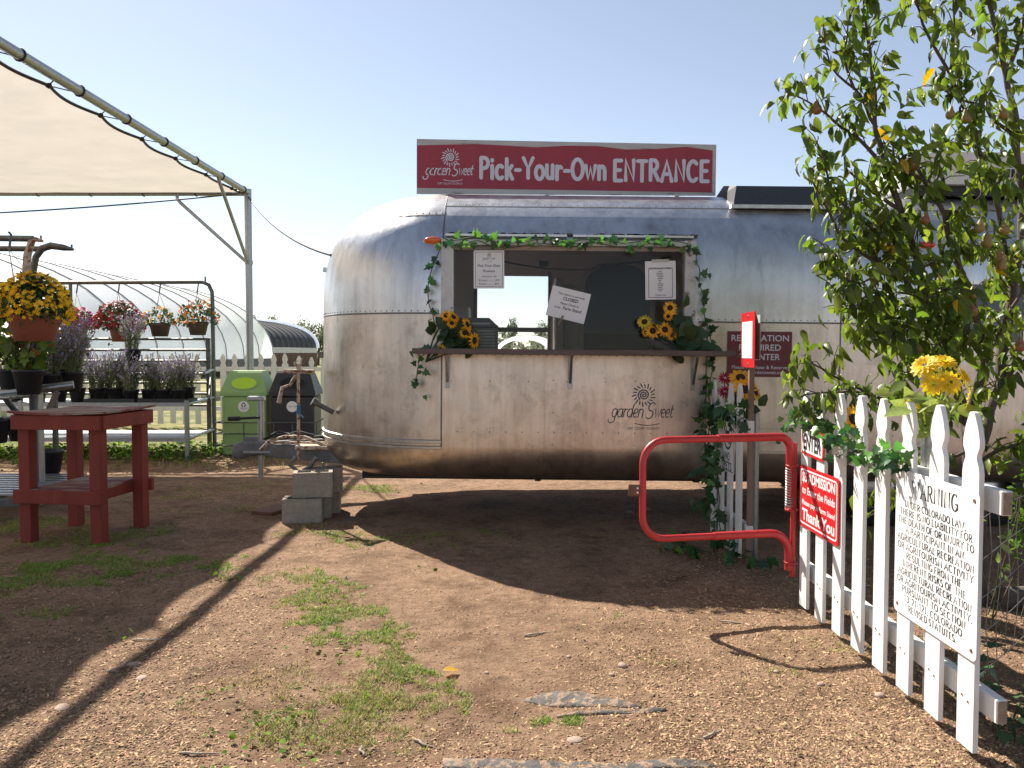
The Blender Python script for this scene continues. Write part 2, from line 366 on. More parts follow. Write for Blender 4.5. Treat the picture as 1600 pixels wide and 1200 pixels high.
def glass_mat(name, tint, refl):
    m, N, L, P = nodes(name)
    N.remove(P); out = [n for n in N if n.type == 'OUTPUT_MATERIAL'][0]
    t = N.new('ShaderNodeBsdfTransparent'); t.inputs[0].default_value = (*tint, 1)
    g = N.new('ShaderNodeBsdfGlossy'); g.inputs['Roughness'].default_value = 0.06
    lw = N.new('ShaderNodeFresnel'); lw.inputs[0].default_value = 1.5
    k = N.new('ShaderNodeMath'); k.operation = 'MULTIPLY'; k.inputs[1].default_value = refl; L.new(lw.outputs[0], k.inputs[0])
    ms = N.new('ShaderNodeMixShader'); L.new(k.outputs[0], ms.inputs[0]); L.new(t.outputs[0], ms.inputs[1]); L.new(g.outputs[0], ms.inputs[2])
    L.new(ms.outputs[0], out.inputs[0]); return m
GLASS = glass_mat('window_glass', (0.95, 0.95, 0.95), 0.28)

def ground_mat():
    m, N, L, P = nodes('bare_earth_and_chips')
    P.inputs['Roughness'].default_value = 0.92; P.inputs['Specular IOR Level'].default_value = 0.2
    a = tex(N, L, 0.9, 6, 0.6); b = tex(N, L, 14, 8, 0.7); c = tex(N, L, 85, 6, 0.75); d = tex(N, L, 2.6, 7, 0.65)
    earth = ramp(N, L, b, [(0.25, (0.20, 0.118, 0.07)), (0.5, (0.34, 0.215, 0.135)), (0.72, (0.45, 0.30, 0.20))])
    fine = ramp(N, L, c, [(0.30, (0.55, 0.5, 0.46)), (0.52, (1, 1, 1)), (0.74, (1.35, 1.3, 1.25))])
    mu = N.new('ShaderNodeMix'); mu.data_type = 'RGBA'; mu.blend_type = 'MULTIPLY'; mu.inputs[0].default_value = 1
    L.new(earth, mu.inputs[6]); L.new(fine, mu.inputs[7])
    damp = ramp(N, L, d, [(0.34, (0.55, 0.52, 0.48)), (0.55, (1, 1, 1))])
    m2 = N.new('ShaderNodeMix'); m2.data_type = 'RGBA'; m2.blend_type = 'MULTIPLY'; m2.inputs[0].default_value = 1
    L.new(mu.outputs[2], m2.inputs[6]); L.new(damp, m2.inputs[7])
    # beyond the yard: dry lawn, then fields
    tc = N.new('ShaderNodeTexCoord'); sp = N.new('ShaderNodeSeparateXYZ'); L.new(tc.outputs['Object'], sp.inputs[0])
    ad = N.new('ShaderNodeMath'); ad.operation = 'MULTIPLY_ADD'; ad.inputs[1].default_value = 2.5; L.new(a, ad.inputs[0]); L.new(sp.outputs['Y'], ad.inputs[2])
    mk = N.new('ShaderNodeMapRange'); mk.inputs[1].default_value = 11.4; mk.inputs[2].default_value = 13.2; L.new(ad.outputs[0], mk.inputs[0])
    lawn = ramp(N, L, d, [(0.38, (0.34, 0.27, 0.14)), (0.5, (0.22, 0.21, 0.075)), (0.62, (0.11, 0.15, 0.035))])
    m3 = N.new('ShaderNodeMix'); m3.data_type = 'RGBA'; L.new(mk.outputs[0], m3.inputs[0]); L.new(m2.outputs[2], m3.inputs[6]); L.new(lawn, m3.inputs[7])
    L.new(m3.outputs[2], P.inputs['Base Color'])
    bm = N.new('ShaderNodeBump'); bm.inputs['Strength'].default_value = 0.9; bm.inputs['Distance'].default_value = 0.02; L.new(c, bm.inputs['Height'])
    bm2 = N.new('ShaderNodeBump'); bm2.inputs['Strength'].default_value = 0.6; bm2.inputs['Distance'].default_value = 0.04; L.new(b, bm2.inputs['Height'])
    L.new(bm.outputs[0], bm2.inputs['Normal']); L.new(bm2.outputs[0], P.inputs['Normal'])
    return m
GROUND = ground_mat()

# ------------------------------------------------------------------ ground
def axis(fine0, fine1, step, far0, far1):
    a = list(np.arange(fine0, fine1 + 1e-6, step)); s = step
    while a[-1] < far1: s *= 1.3; a.append(a[-1] + s)
    s = step
    while a[0] > far0: s *= 1.3; a.insert(0, a[0] - s)
    return a
gx = axis(-4.6, 4.2, 0.03, -900, 900); gy = axis(2.3, 9.6, 0.03, -60, 1200)
Vg = [(x, y, gfull(x, y)) for y in gy for x in gx]
nx = len(gx); ii = np.arange((len(gy) - 1) * nx).reshape(-1, nx)[:, :-1].ravel()
Fg = np.stack([ii, ii + 1, ii + nx + 1, ii + nx], 1)
ground = link_obj('ground', mesh_np('ground', Vg, Fg, GROUND, True)); ground['kind'] = 'structure'

# ------------------------------------------------------------------ lettering
def arc(cx, cy, rx, ry, a0, a1, n=9):
    return [(cx + rx * math.cos(R(a0 + (a1 - a0) * i / (n - 1))), cy + ry * math.sin(R(a0 + (a1 - a0) * i / (n - 1)))) for i in range(n)]
G = {
 'A': (.72, [[(0, 0), (.36, 1), (.72, 0)], [(.14, .36), (.58, .36)]]),
 'B': (.58, [[(.06, 0), (.06, 1)], [(.06, 1)] + arc(.3, .77, .24, .23, 90, -90, 7) + [(.06, .54)], [(.06, .54)] + arc(.3, .27, .27, .27, 90, -90, 7) + [(.06, 0)]]),
 'C': (.66, [arc(.36, .5, .36, .5, 48, 312, 14)]),
 'D': (.68, [[(.06, 0), (.06, 1)], [(.06, 1), (.2, 1)] + arc(.26, .5, .40, .5, 80, -80, 10) + [(.2, 0), (.06, 0)]]),
 'E': (.54, [[(.06, 0), (.06, 1)], [(.06, 1), (.52, 1)], [(.06, .52), (.44, .52)], [(.06, 0), (.54, 0)]]),
 'F': (.52, [[(.06, 0), (.06, 1)], [(.06, 1), (.52, 1)], [(.06, .52), (.42, .52)]]),
 'G': (.70, [arc(.36, .5, .36, .5, 48, 330, 14), [(.40, .42), (.68, .42), (.68, .1)]]),
 'H': (.66, [[(.06, 0), (.06, 1)], [(.60, 0), (.60, 1)], [(.06, .52), (.60, .52)]]),
 'I': (.16, [[(.08, 0), (.08, 1)]]),
 'J': (.42, [[(.34, 1), (.34, .25)] + arc(.17, .22, .17, .22, 0, -140, 7)]),
 'K': (.62, [[(.06, 0), (.06, 1)], [(.58, 1), (.06, .42)], [(.24, .60), (.62, 0)]]),
 'L': (.50, [[(.06, 1), (.06, 0), (.50, 0)]]),
 'M': (.84, [[(.06, 0), (.10, 1), (.42, .15), (.74, 1), (.78, 0)]]),
 'N': (.68, [[(.06, 0), (.06, 1), (.62, 0), (.62, 1)]]),
 'O': (.74, [arc(.37, .5, .37, .5, 90, 450, 18)]),
 'P': (.56, [[(.06, 0), (.06, 1)], [(.06, 1)] + arc(.28, .74, .27, .26, 90, -90, 8) + [(.06, .48)]]),
 'R': (.62, [[(.06, 0), (.06, 1)], [(.06, 1)] + arc(.28, .75, .26, .25, 90, -90, 8) + [(.06, .5)], [(.28, .5), (.62, 0)]]),
 'S': (.54, [arc(.28, .74, .24, .26, 40, 260, 9) + arc(.26, .25, .26, .26, 80, -140, 9)]),
 'T': (.62, [[(0, 1), (.62, 1)], [(.31, 1), (.31, 0)]]),
 'U': (.66, [[(.06, 1), (.06, .3)] + arc(.33, .28, .27, .28, 180, 360, 9) + [(.60, .3), (.60, 1)]]),
 'V': (.68, [[(0, 1), (.34, 0), (.68, 1)]]),
 'W': (.98, [[(0, 1), (.25, 0), (.49, .85), (.73, 0), (.98, 1)]]),
 'Y': (.66, [[(0, 1), (.33, .48), (.66, 1)], [(.33, .48), (.33, 0)]]),
 '1': (.36, [[(.04, .82), (.2, 1), (.2, 0)]]),
 '2': (.52, [arc(.26, .72, .24, .28, 170, -20, 9) + [(.02, 0), (.52, 0)]]),
 '3': (.50, [arc(.24, .75, .22, .25, 150, -90, 8), arc(.23, .26, .25, .26, 90, -150, 8)]),
 '-': (.38, [[(.04, .42), (.34, .42)]]), ',': (.18, [[(.1, .06), (.04, -.16)]]), '.': (.16, [[(.06, .0), (.06, .05)]]),
 'i': (.16, [[(.08, 0), (.08, .64)], [(.08, .88), (.08, .93)]]),
 'c': (.48, [arc(.27, .33, .26, .33, 50, 310, 10)]),
 'k': (.46, [[(.06, 0), (.06, 1)], [(.42, .66), (.06, .28)], [(.18, .42), (.46, 0)]]),
 'o': (.54, [arc(.27, .33, .27, .33, 90, 450, 14)]),
 'u': (.50, [[(.05, .66), (.05, .22)] + arc(.25, .2, .2, .2, 180, 330, 6), [(.45, .66), (.45, 0)]]),
 'r': (.36, [[(.06, .66), (.06, 0)], [(.06, .4)] + arc(.25, .42, .17, .22, 160, 50, 5)]),
 'w': (.68, [[(0, .66), (.17, 0), (.34, .55), (.51, 0), (.68, .66)]]),
 'n': (.50, [[(.06, .66), (.06, 0)], [(.06, .4)] + arc(.26, .42, .2, .23, 160, 0, 6) + [(.46, 0)]]),
 'a': (.52, [arc(.25, .33, .25, .33, 60, 400, 12) + [(.46, .66), (.46, .1), (.54, .02)]]),
 'd': (.54, [arc(.25, .33, .25, .33, 60, 400, 12) + [(.48, 1.05), (.46, .1), (.56, .02)]]),
 'e': (.46, [[(.03, .3), (.42, .38)] + arc(.24, .40, .19, .26, 0, 180, 7) + arc(.25, .3, .22, .3, 180, 310, 7)]),
 'g': (.52, [arc(.25, .33, .25, .33, 60, 400, 12) + [(.46, .66), (.40, -.1)] + arc(.08, -.22, .32, .24, 15, -190, 9)]),
 't': (.34, [[(.14, .95), (.12, .15), (.22, .0), (.34, .08)], [(0, .64), (.32, .66)]]),
}
def ribbon(mb, P, wfun, zoff, Mx, cap=True):
    P = [Vector(p) for p in P]
    Q = [P[0]]
    for p in P[1:]:
        if (p - Q[-1]).length > 1e-5: Q.append(p)
    P = Q; n = len(P)
    if n < 2: return
    closed = (P[0] - P[-1]).length < 1e-4
    L_, R_ = [], []
    for i in range(n):
        if closed and i in (0, n - 1): d0 = (P[n - 1] - P[n - 2]).normalized(); d1 = (P[1] - P[0]).normalized()
        else:
            d0 = (P[i] - P[i - 1]).normalized() if i > 0 else None; d1 = (P[i + 1] - P[i]).normalized() if i < n - 1 else None
            d0 = d0 or d1; d1 = d1 or d0
        n0 = Vector((-d0.y, d0.x)); n1 = Vector((-d1.y, d1.x)); m = (n0 + n1)
        if m.length < 0.3: m = n0
        m.normalize(); k = 1 / max(0.74, m.dot(n0))
        h = wfun((n0 + n1).normalized() if (n0 + n1).length > .1 else n0) * 0.5 * k
        L_.append(P[i] + m * h); R_.append(P[i] - m * h)
    vs = [Mx @ Vector((q.x, q.y, zoff)) for q in L_] + [Mx @ Vector((q.x, q.y, zoff)) for q in R_]
    fs = [(n + i, n + i + 1, i + 1, i) for i in range(n - 1)]
    if cap and not closed:
        for e, (a, b) in ((0, (0, 1)), (n - 1, (n - 1, n - 2))):
            d = (P[a] - P[b]).normalized(); h = (L_[a] - R_[a]).length / 2; s = Vector((-d.y, d.x))
            base = len(vs)
            arcp = [P[a] + s * h * math.cos(R(t)) + d * h * math.sin(R(t)) for t in (0, 45, 90, 135, 180)]
            vs += [Mx @ Vector((q.x, q.y, zoff)) for q in arcp]
            fs.append(tuple(range(base, base + 5))[::-1])
    mb.add(vs, fs)

def skel_text(mb, text, Mx, h, style, x0=0, y0=0, width=None, space=0.16, xs=1.0, bold=0.13, thin=0.05, shear=0.0, align='C', jitter=0):
    adv = []; x = 0
    for ch in text:
        if ch == ' ': x += 0.36; adv.append(None); continue
        adv.append(x); x += G[ch][0] + space
    total = (x - space)
    sc = h * xs
    if width: sc = width / total
    ox = x0 - total * sc / 2 if align == 'C' else x0
    k = 0
    for ch, a in zip(text, adv):
        if a is None: continue
        jy = random.uniform(-jitter, jitter) * h
        for st in G[ch][1]:
            P = [((a + x_ + shear * y_) * sc + ox, y_ * h + y0 + jy) for x_, y_ in st]
            wf = (lambda n: (abs(n.x) * bold + abs(n.y) * thin) * h) if style == 'serif' else (lambda n: bold * h)
            ribbon(mb, P, wf, 0.0001 + 0.00002 * (k % 60), Mx, cap=(style != 'serif')); k += 1
            if style == 'serif':
                for e, b in ((0, 1), (-1, -2)):
                    dx, dy = abs(P[e][0] - P[b][0]), abs(P[e][1] - P[b][1])
                    if dy > dx * 1.2 and (abs(st[e][1]) < .02 or abs(st[e][1] - 1) < .02):
                        sg = 1 if st[e][1] < .5 else -1
                        ribbon(mb, [(P[e][0] - .12 * h, P[e][1] + sg * .02 * h), (P[e][0] + .12 * h, P[e][1] + sg * .02 * h)], lambda n: thin * h, 0.0001 + 0.00002 * (k % 60), Mx, cap=False); k += 1
    return total * sc

def font_text(mb, text, Mx, size, x0=0, y0=0, bold=0.0, align='CENTER', width=None, rot=0.0, z=0.0003):
    cu = bpy.data.curves.new('t', 'FONT'); cu.body = text; cu.size = size; cu.offset = bold * size; cu.resolution_u = 3
    o = bpy.data.objects.new('t', cu)
    me = bpy.data.meshes.new_from_object(o)
    xs = [v.co.x for v in me.vertices]
    if xs:
        a, b = min(xs), max(xs); sx = (width / (b - a)) if width else 1
        shift = {'CENTER': -(a + b) / 2, 'LEFT': -a, 'RIGHT': -b}[align]
        vs = [Mx @ Vector(((v.co.x + shift) * sx + x0, v.co.y + y0, z)) for v in me.vertices]
        mb.add(vs, [tuple(p.vertices) for p in me.polygons])
    bpy.data.objects.remove(o); bpy.data.curves.remove(cu); bpy.data.meshes.remove(me)

def logo(mb, Mx, wdt, bold=0.075):
    """swirling sun over the slanted script and a small caps line; origin at the script's centre"""
    h = wdt * 0.205
    skel_text(mb, 'garden', Mx, h, 'plain', x0=-wdt * .5, y0=0, width=wdt * .50, space=.05, bold=bold * 1.1, shear=.3, align='L')
    skel_text(mb, 'S', Mx, h * 1.25, 'plain', x0=wdt * .045, y0=-.02 * wdt, xs=.8, bold=bold, shear=.35, align='L')
    skel_text(mb, 'weet', Mx, h, 'plain', x0=wdt * .19, y0=0, width=wdt * .29, space=.05, bold=bold * 1.1, shear=.3, align='L')
    ribbon(mb, [(wdt * (-.12 + .4 * t), -wdt * (.10 + .03 * math.sin(t * math.pi))) for t in [i / 8 for i in range(9)]], lambda n: .012 * wdt, .0002, Mx)
    c = (wdt * .02, wdt * .36); r = wdt * .085
    ribbon(mb, [(c[0] + r * (t / 20) * math.cos(t * .72), c[1] + r * (t / 20) * math.sin(t * .72)) for t in range(2, 24)], lambda n: .022 * wdt, .0002, Mx)
    for k in range(18):
        a = 2 * math.pi * k / 18; l0, l1 = r * 1.45, r * (1.95 + .25 * (k % 2))
        ribbon(mb, [(c[0] + l0 * math.cos(a), c[1] + l0 * math.sin(a)), (c[0] + l1 * math.cos(a + .12), c[1] + l1 * math.sin(a + .12))], lambda n: .02 * wdt, .0003, Mx)
    font_text(mb, 'FORT COLLINS COLORADO', Mx, wdt * .06, 0.02 * wdt, -wdt * .20, width=wdt * .52)

# ------------------------------------------------------------------ foliage helpers
def leaf_template(L=1.0, Wd=0.5, fold=0.18, curl=0.3, rows=((0, 0), (.18, .62), (.42, 1), (.68, .78), (.88, .36), (1, 0))):
    v = []; f = []
    for t, k in rows:
        z = -curl * t * t * L; h = Wd * .5 * k * L
        v += [(-h, t * L, z + fold * h), (0, t * L, z), (h, t * L, z + fold * h)]
    for i in range(len(rows) - 1):
        a = i * 3; b = a + 3
        f += [(a, a + 1, b + 1, b), (a + 1, a + 2, b + 2, b + 1)]
    tri = []
    for q in f: tri += [(q[0], q[1], q[2]), (q[0], q[2], q[3])]
    return np.array(v, dtype=np.float32), np.array(tri, dtype=np.int32)
def ivy_template():
    o = [(0, 0), (.22, -.06), (.48, .12), (.30, .28), (.40, .52), (.18, .56), (0, 1.0), (-.18, .56), (-.40, .52), (-.30, .28), (-.48, .12), (-.22, -.06)]
    v = [(x, y, .16 * abs(x) - .22 * y * y) for x, y in o] + [(0, .3, -.03)]
    return np.array(v, dtype=np.float32), np.array([(12, i, (i + 1) % 12) for i in range(12)], dtype=np.int32)
LEAFT = leaf_template(); LEAFP = leaf_template(1, .46, .45, .6); IVYT = ivy_template()
LEAFN = leaf_template(1, .22, .15, .25, ((0, .3), (.4, 1), (1, 0)))
LEAFB = leaf_template(1, .8, .15, .3, ((0, .1), (.3, 1), (.75, .7), (1, 0)))

def orient(p, d, up, s, roll=0.0):
    """leaf frame: +Y along d, normal near up, scale s"""
    d = Vector(d).normalized(); up = Vector(up); x = d.cross(up)
    if x.length < 1e-3: x = d.cross(Vector((1, 0, .2)))
    x.normalize(); n = x.cross(d)
    Mx = Matrix(((x.x, d.x, n.x, 0), (x.y, d.y, n.y, 0), (x.z, d.z, n.z, 0), (0, 0, 0, 1)))
    if roll: Mx = Mx @ Matrix.Rotation(roll, 4, 'Y')
    return Matrix.Translation(p) @ Mx @ Matrix.Scale(s, 4)
def scatter(templ, mats):
    tv, tf = templ; A = np.array([np.array(m) for m in mats], dtype=np.float32)
    h = np.concatenate([tv, np.ones((len(tv), 1), np.float32)], 1)
    V = np.einsum('nij,kj->nki', A, h)[:, :, :3].reshape(-1, 3)
    Fc = (tf[None] + (np.arange(len(A)) * len(tv))[:, None, None]).reshape(-1, tf.shape[1])
    return V, Fc
def scatter_part(name, templ, mats, mat, parent=None, kind='stuff', smooth=True):
    V, Fc = scatter(templ, mats)
    off = ORG.get(parent.name, Vector()) if parent is not None else Vector()
    o = link_obj(name, mesh_np(name, V - np.array(off, dtype=np.float32), Fc, mat, smooth), parent)
    ORG[o.name] = Vector(off)
    if kind: o['kind'] = kind
    return o
def leaf_parts(name, me, mats, parent):
    off = Matrix.Translation(-ORG.get(parent.name, Vector()))
    for Mx in mats:
        o = bpy.data.objects.new(name, me); COL.objects.link(o); o.parent = parent; o.matrix_basis = off @ Mx
def rvec(s=1.0):
    return Vector((random.gauss(0, s), random.gauss(0, s), random.gauss(0, s)))

# ------------------------------------------------------------------ the trailer
HW, YC, XN, XE, TILT = 1.2, 7.6, -0.578, 6.2, 0.0095
troot = thing('travel_trailer', 'rounded silver riveted aluminium travel trailer with serving window and fold-down shelf', 'trailer', (0.5, YC, 0))
troot.rotation_euler = (0, TILT, 0)
def TW(p):
    """trailer-local place -> world place (the trailer stands slightly nose-up)"""
    p = Vector(p) - Vector((0.5, YC, 0))
    return Matrix.Rotation(TILT, 3, 'Y') @ p + Vector((0.5, YC, 0))
ZT, BT, NS = 1.85, 1.022, 2.6
def halfw(z):
    if z >= ZT:
        t = min(1.0, (z - ZT) / BT)
        return HW * max(0.0, 1 - t ** NS) ** (1 / NS)
    low = [(.37, .0), (.371, .84), (.40, 1.02), (.46, 1.11), (.54, 1.165), (.64, 1.193), (.80, 1.2)]
    if z >= .80: return HW
    for (z0, w0), (z1, w1) in zip(low, low[1:]):
        if z <= z1: return w0 + (w1 - w0) * (z - z0) / (z1 - z0)
    return HW
rows = [.37, .371, .38, .40, .43, .46, .50, .54, .59, .64, .68, .74, .80, 1.0, 1.2, 1.35, 1.457, 1.58, 1.70, 1.75, 1.85, 1.95, 2.05, 2.15, 2.23, 2.31,
        2.38, 2.45, 2.51, 2.57, 2.62, 2.67, 2.71, 2.75, 2.785, 2.815, 2.84, 2.86, 2.873, 2.882, 2.887, 2.8895, 2.89]
rows = [z if z <= 2.31 else 2.31 + (z - 2.31) * (ZT + BT - 2.31) / .58 for z in rows]
OX0, OX1, OZ0, OZ1 = -.50, 1.375, 1.457, 2.31        # serving window
BX0, BX1, BZ0, BZ1 = -.40, .375, 1.35, 2.31          # rear window
cols = sorted(set([XN, OX0, OX1, BX0, BX1, 1.55, 2.62, 4.2, 5.3, XE] + [round(XN + .14 * i, 4) for i in range(1, 48)]))
cols = [c for c in cols if c <= XE + 1e-6]
fix = [XN, OX0, OX1, BX0, BX1, 1.55, 2.62, 4.2, 5.3, XE]
cc = []
for c in cols:
    if c in fix or all(abs(c - q) > .05 for q in fix): cc.append(c)
cols = cc
# stations around the hull: near side left->right, tail cap, far side right->left, nose cap (closed)
ST = []
for c in cols: ST.append(('N', c))
for k in range(1, 30): ST.append(('E', k * 6))
for c in reversed(cols): ST.append(('F', c))
for k in range(1, 36): ST.append(('W', k * 5))
def hull(st, z, d=0.0):
    wv = max(0.0, halfw(z) - d)
    k, a = st
    if k == 'N': return Vector((a, YC - wv, z))
    if k == 'F': return Vector((a, YC + wv, z))
    if k == 'E': return Vector((XE + wv * math.sin(R(a)), YC - wv * math.cos(R(a)), z))
    return Vector((XN - wv * math.sin(R(a)), YC + wv * math.cos(R(a)), z))
def opening(i, r):
    a, b = ST[i], ST[(i + 1) % len(ST)]
    z0, z1 = rows[r], rows[r + 1]
    if a[0] == 'N' and b[0] == 'N' and a[1] >= OX0 - 1e-6 and b[1] <= OX1 + 1e-6 and z0 >= OZ0 - 1e-6 and z1 <= OZ1 + 1e-6: return True
    if a[0] == 'F' and b[0] == 'F' and b[1] >= BX0 - 1e-6 and a[1] <= BX1 + 1e-6 and z0 >= BZ0 - 1e-6 and z1 <= BZ1 + 1e-6: return True
    return False
def sector(i):
    k, a = ST[i]
    if k == 'W': return 'nose_far' if a < 88 else 'nose'
    if k == 'E': return 'tail'
    nb = ST[(i + 1) % len(ST)]
    x = (a + nb[1]) / 2 if nb[0] == k else a
    if k == 'F': return 'far%d' % (x > 2.62)
    return 'bay0' if x < 1.55 else 'bay1' if x < 2.62 else 'bay2' if x < 4.2 else 'bay3'
def tier(i, r):
    z = (rows[r] + rows[r + 1]) / 2; s = sector(i)
    if z < .68: return 'belly'
    zs = 1.75 if s.startswith('nose') else 1.70
    if z < zs: return 'lower'
    return 'upper' if z < 2.57 else 'roof'
panels = {}
for i in range(len(ST)):
    for r in range(len(rows) - 1):
        if opening(i, r): continue
        panels.setdefault((sector(i), tier(i, r)), []).append((i, r))
for (s, t), cells in panels.items():
    idx = {}; V = []; Fq = []
    for i, r in cells:
        q = []
        for (a, b) in ((i, r), (i + 1, r), (i + 1, r + 1), (i, r + 1)):
            a %= len(ST)
            if (a, b) not in idx:
                idx[(a, b)] = len(V); V.append(hull(ST[a], rows[b]) - Vector((0.5, YC, 0)))
            q.append(idx[(a, b)])
        Fq.append(q)
    o = link_obj({'belly': 'belly_panel', 'lower': 'side_panel', 'upper': 'side_panel', 'roof': 'roof_panel'}[t],
                 mesh_np('panel', V, Fq, ALU_LOW if t in ('belly', 'lower') else ALU, True), troot)
# inner lining with the same openings
idx = {}; V = []; Fq = []
for i in range(len(ST)):
    for r in range(7, len(rows) - 1):
        if opening(i, r): continue
        q = []
        for (a, b) in ((i, r), (i, r + 1), (i + 1, r + 1), (i + 1, r)):
            a %= len(ST)
            if (a, b) not in idx:
                idx[(a, b)] = len(V); V.append(hull(ST[a], rows[b] - (.04 if rows[b] > 2.3 else 0), .045) - Vector((0.5, YC, 0)))
            q.append(idx[(a, b)])
        Fq.append(q)
link_obj('interior_lining', mesh_np('lining', V, Fq, LINER, True), troot)
MB().box((-1.0, YC - 1.0, .58), (6.2, YC + 1.0, .60)).build('cabin_floor', CABINET, troot)

def surf(a, z, lift=0.0):
    """near side of the hull; a is the length along it, running on round the nose below XN"""
    dz = .004
    def P(z_):
        wv = halfw(z_)
        if a >= XN: return Vector((a, YC - wv, z_))
        th = (XN - a) / HW
        return Vector((XN - wv * math.sin(th), YC - wv * math.cos(th), z_))
    p = P(z); t = (P(min(z + dz, ZT + BT - .002)) - P(z - dz)).normalized()
    h = Vector((1, 0, 0)) if a >= XN else Vector((math.cos((XN - a) / HW), -math.sin((XN - a) / HW), 0))
    n = h.cross(t).normalized()
    return p + n * lift, n, h, t
def strip(path, wdt, thick, mb):
    """riveted lap strip along a list of (a, z)"""
    prev = None; vs = []; fs = []
    pts = [surf(a, z, thick) for a, z in path]
    for i, (p, n, h, t) in enumerate(pts):
        d = (pts[min(i + 1, len(pts) - 1)][0] - pts[max(i - 1, 0)][0]).normalized()
        sd = n.cross(d).normalized() * wdt / 2
        vs += [p + sd - n * thick * 1.3, p + sd * .8, p - sd * .8, p - sd - n * thick * 1.3]
    for i in range(len(pts) - 1):
        a = i * 4; b = a + 4
        fs += [(a + k, b + k, b + k + 1, a + k + 1) for k in range(3)]
    mb.add(vs, fs)
def rivets(mb, path, step):
    P = [surf(a, z, 0.0) for a, z in path]; acc = 0
    for i in range(len(P) - 1):
        L_ = (P[i + 1][0] - P[i][0]).length
        while acc < L_:
            a = path[i][0] + (path[i + 1][0] - path[i][0]) * acc / L_; z = path[i][1] + (path[i + 1][1] - path[i][1]) * acc / L_
            p, n, h, t = surf(a, z)
            r = .0072; ring = [p + (h * math.cos(k * math.pi / 3) + t * math.sin(k * math.pi / 3)) * r - n * .001 for k in range(6)]
            mb.add(ring + [p + n * .004], [(k, (k + 1) % 6, 6) for k in range(6)], True)
            acc += step
        acc -= L_
lin = lambda a0, a1, n: [a0 + (a1 - a0) * i / n for i in range(n + 1)]
aN = XN - HW * math.pi / 2 - .4
seams = [
    [(a, 1.75) for a in lin(aN, OX0 - .10, 30)], [(a, 1.70) for a in lin(OX1 + .10, XE, 30)],
    [(XN, z) for z in lin(.68, 2.80, 30)], [(1.55, z) for z in lin(.68, 1.70, 14)], [(2.62, z) for z in lin(.68, 2.80, 30)], [(4.2, z) for z in lin(.68, 2.80, 30)],
    [(a, 2.57) for a in lin(aN, XN, 24)], [(a, 2.66) for a in lin(XN, XE, 30)], [(a, .80) for a in lin(XN, XE, 20)]]
for k, sm in enumerate(seams):
    if k != 8:
        mb = MB(); strip(sm, .015, .002, mb); mb.build('seam_strip', SEAM, troot)
mb = MB()
for k, sm in enumerate(seams): rivets(mb, [(a + (0 if k not in (2, 3, 4, 5) else .0), z + (.02 if k in (0, 1, 6, 7) else 0)) for a, z in sm], .034 if k in (2,) else .055 if k != 8 else .13)
rivets(mb, [(a, 1.42) for a in lin(OX0, OX1, 10)], .07); rivets(mb, [(a, 1.21) for a in lin(OX0, OX1, 10)], .31)
for a in (.32, .98, 1.9, 2.2): rivets(mb, [(a, z) for z in lin(.7, 1.40, 5)], .26)
mb.build('rivet', SEAM, troot, kind='stuff')
# rub rail round the nose
mb = MB()
for dz, wd in ((.715, .034), (.668, .030)):
    vs = []; fs = []
    path = lin(aN, XN, 40)
    for a in path:
        for (zz, l) in ((dz - wd / 2, .0), (dz - wd / 2 + .006, .014), (dz + wd / 2 - .006, .014), (dz + wd / 2, .0)): vs.append(surf(a, zz, l)[0])
    for i in range(len(path) - 1): fs += [(i * 4 + k, (i + 1) * 4 + k, (i + 1) * 4 + k + 1, i * 4 + k + 1) for k in range(3)]
    mb.add(vs, fs)
mb.build('rub_rail', ALU_TRIM, troot)
# serving window: jambs, header, drip rails, glass
fy = YC - HW - .012
def jamb(x0, x1):
    mb = MB()
    zs = lin(OZ0, OZ1 + .035, 8)
    vs = []
    for z in zs:
        by = YC - halfw(z) + .07
        vs += [(x0, fy, z), (x1, fy, z), (x1, by, z), (x0, by, z)]
    fs = [(0, 3, 2, 1), tuple(len(vs) - 4 + k for k in range(4))]
    for i in range(len(zs) - 1):
        for k in range(4): fs.append((i * 4 + k, i * 4 + (k + 1) % 4, (i + 1) * 4 + (k + 1) % 4, (i + 1) * 4 + k))
    return mb.add(vs, fs)
JAMB = M('chipped_jamb_paint', (0.60, 0.60, 0.60), (0.48, 0.47, 0.46), 12, 0.5, 0.3, 0.15, spots=(11, 0.60, (0.23, 0.17, 0.14)))
wf = jamb(-.585, OX0 + .012).build('window_jamb', JAMB, troot); jamb(OX1 - .012, OX1 + .075).build('window_jamb', JAMB, troot)
MB().box((OX0 + .012, fy + .004, OZ1 - .012), (OX1 - .012, YC - 1.05, OZ1 + .03)).build('window_header', JAMB, troot)
for x0, x1 in ((-.56, .42), (.47, 1.44)):
    MB().box((x0, YC - 1.16, 2.375), (x1, YC - 1.04, 2.392)).build('drip_rail', ALU_TRIM, troot)
    mb = MB()
    for k in range(60):
        x = random.uniform(x0, x1); mb.box((x, YC - 1.125, 2.392), (x + random.uniform(.01, .05), YC - 1.05, 2.392 + random.uniform(.006, .018)))
    mb.build('sealant_bead', M('old_sealant', (0.07, 0.055, 0.05), (0.11, 0.09, 0.08), 30, 0.9), troot, kind='stuff')
MB().box((OX0 + .012, fy + .03, OZ0), (OX1 - .012, fy + .034, OZ1 - .012)).build('window_pane', GLASS, troot)
# fold-down shelf and its brackets
sh = MB(); sh.box((-.78, YC - HW - .30, 1.425), (1.70, YC - HW - .014, 1.468), None, .004); sh = sh.build('serving_shelf', SHELFWOOD, troot)
for x in (-.53, .455, 1.44):
    mb = MB(); mb.box((x - .018, YC - HW - .016, 1.15), (x + .018, YC - HW - .003, 1.42)); mb.bar((x, YC - HW - .02, 1.2), (x, YC - HW - .16, 1.418), .02, .008, (0, 1, 0)); mb.build('shelf_bracket', GALV, troot)
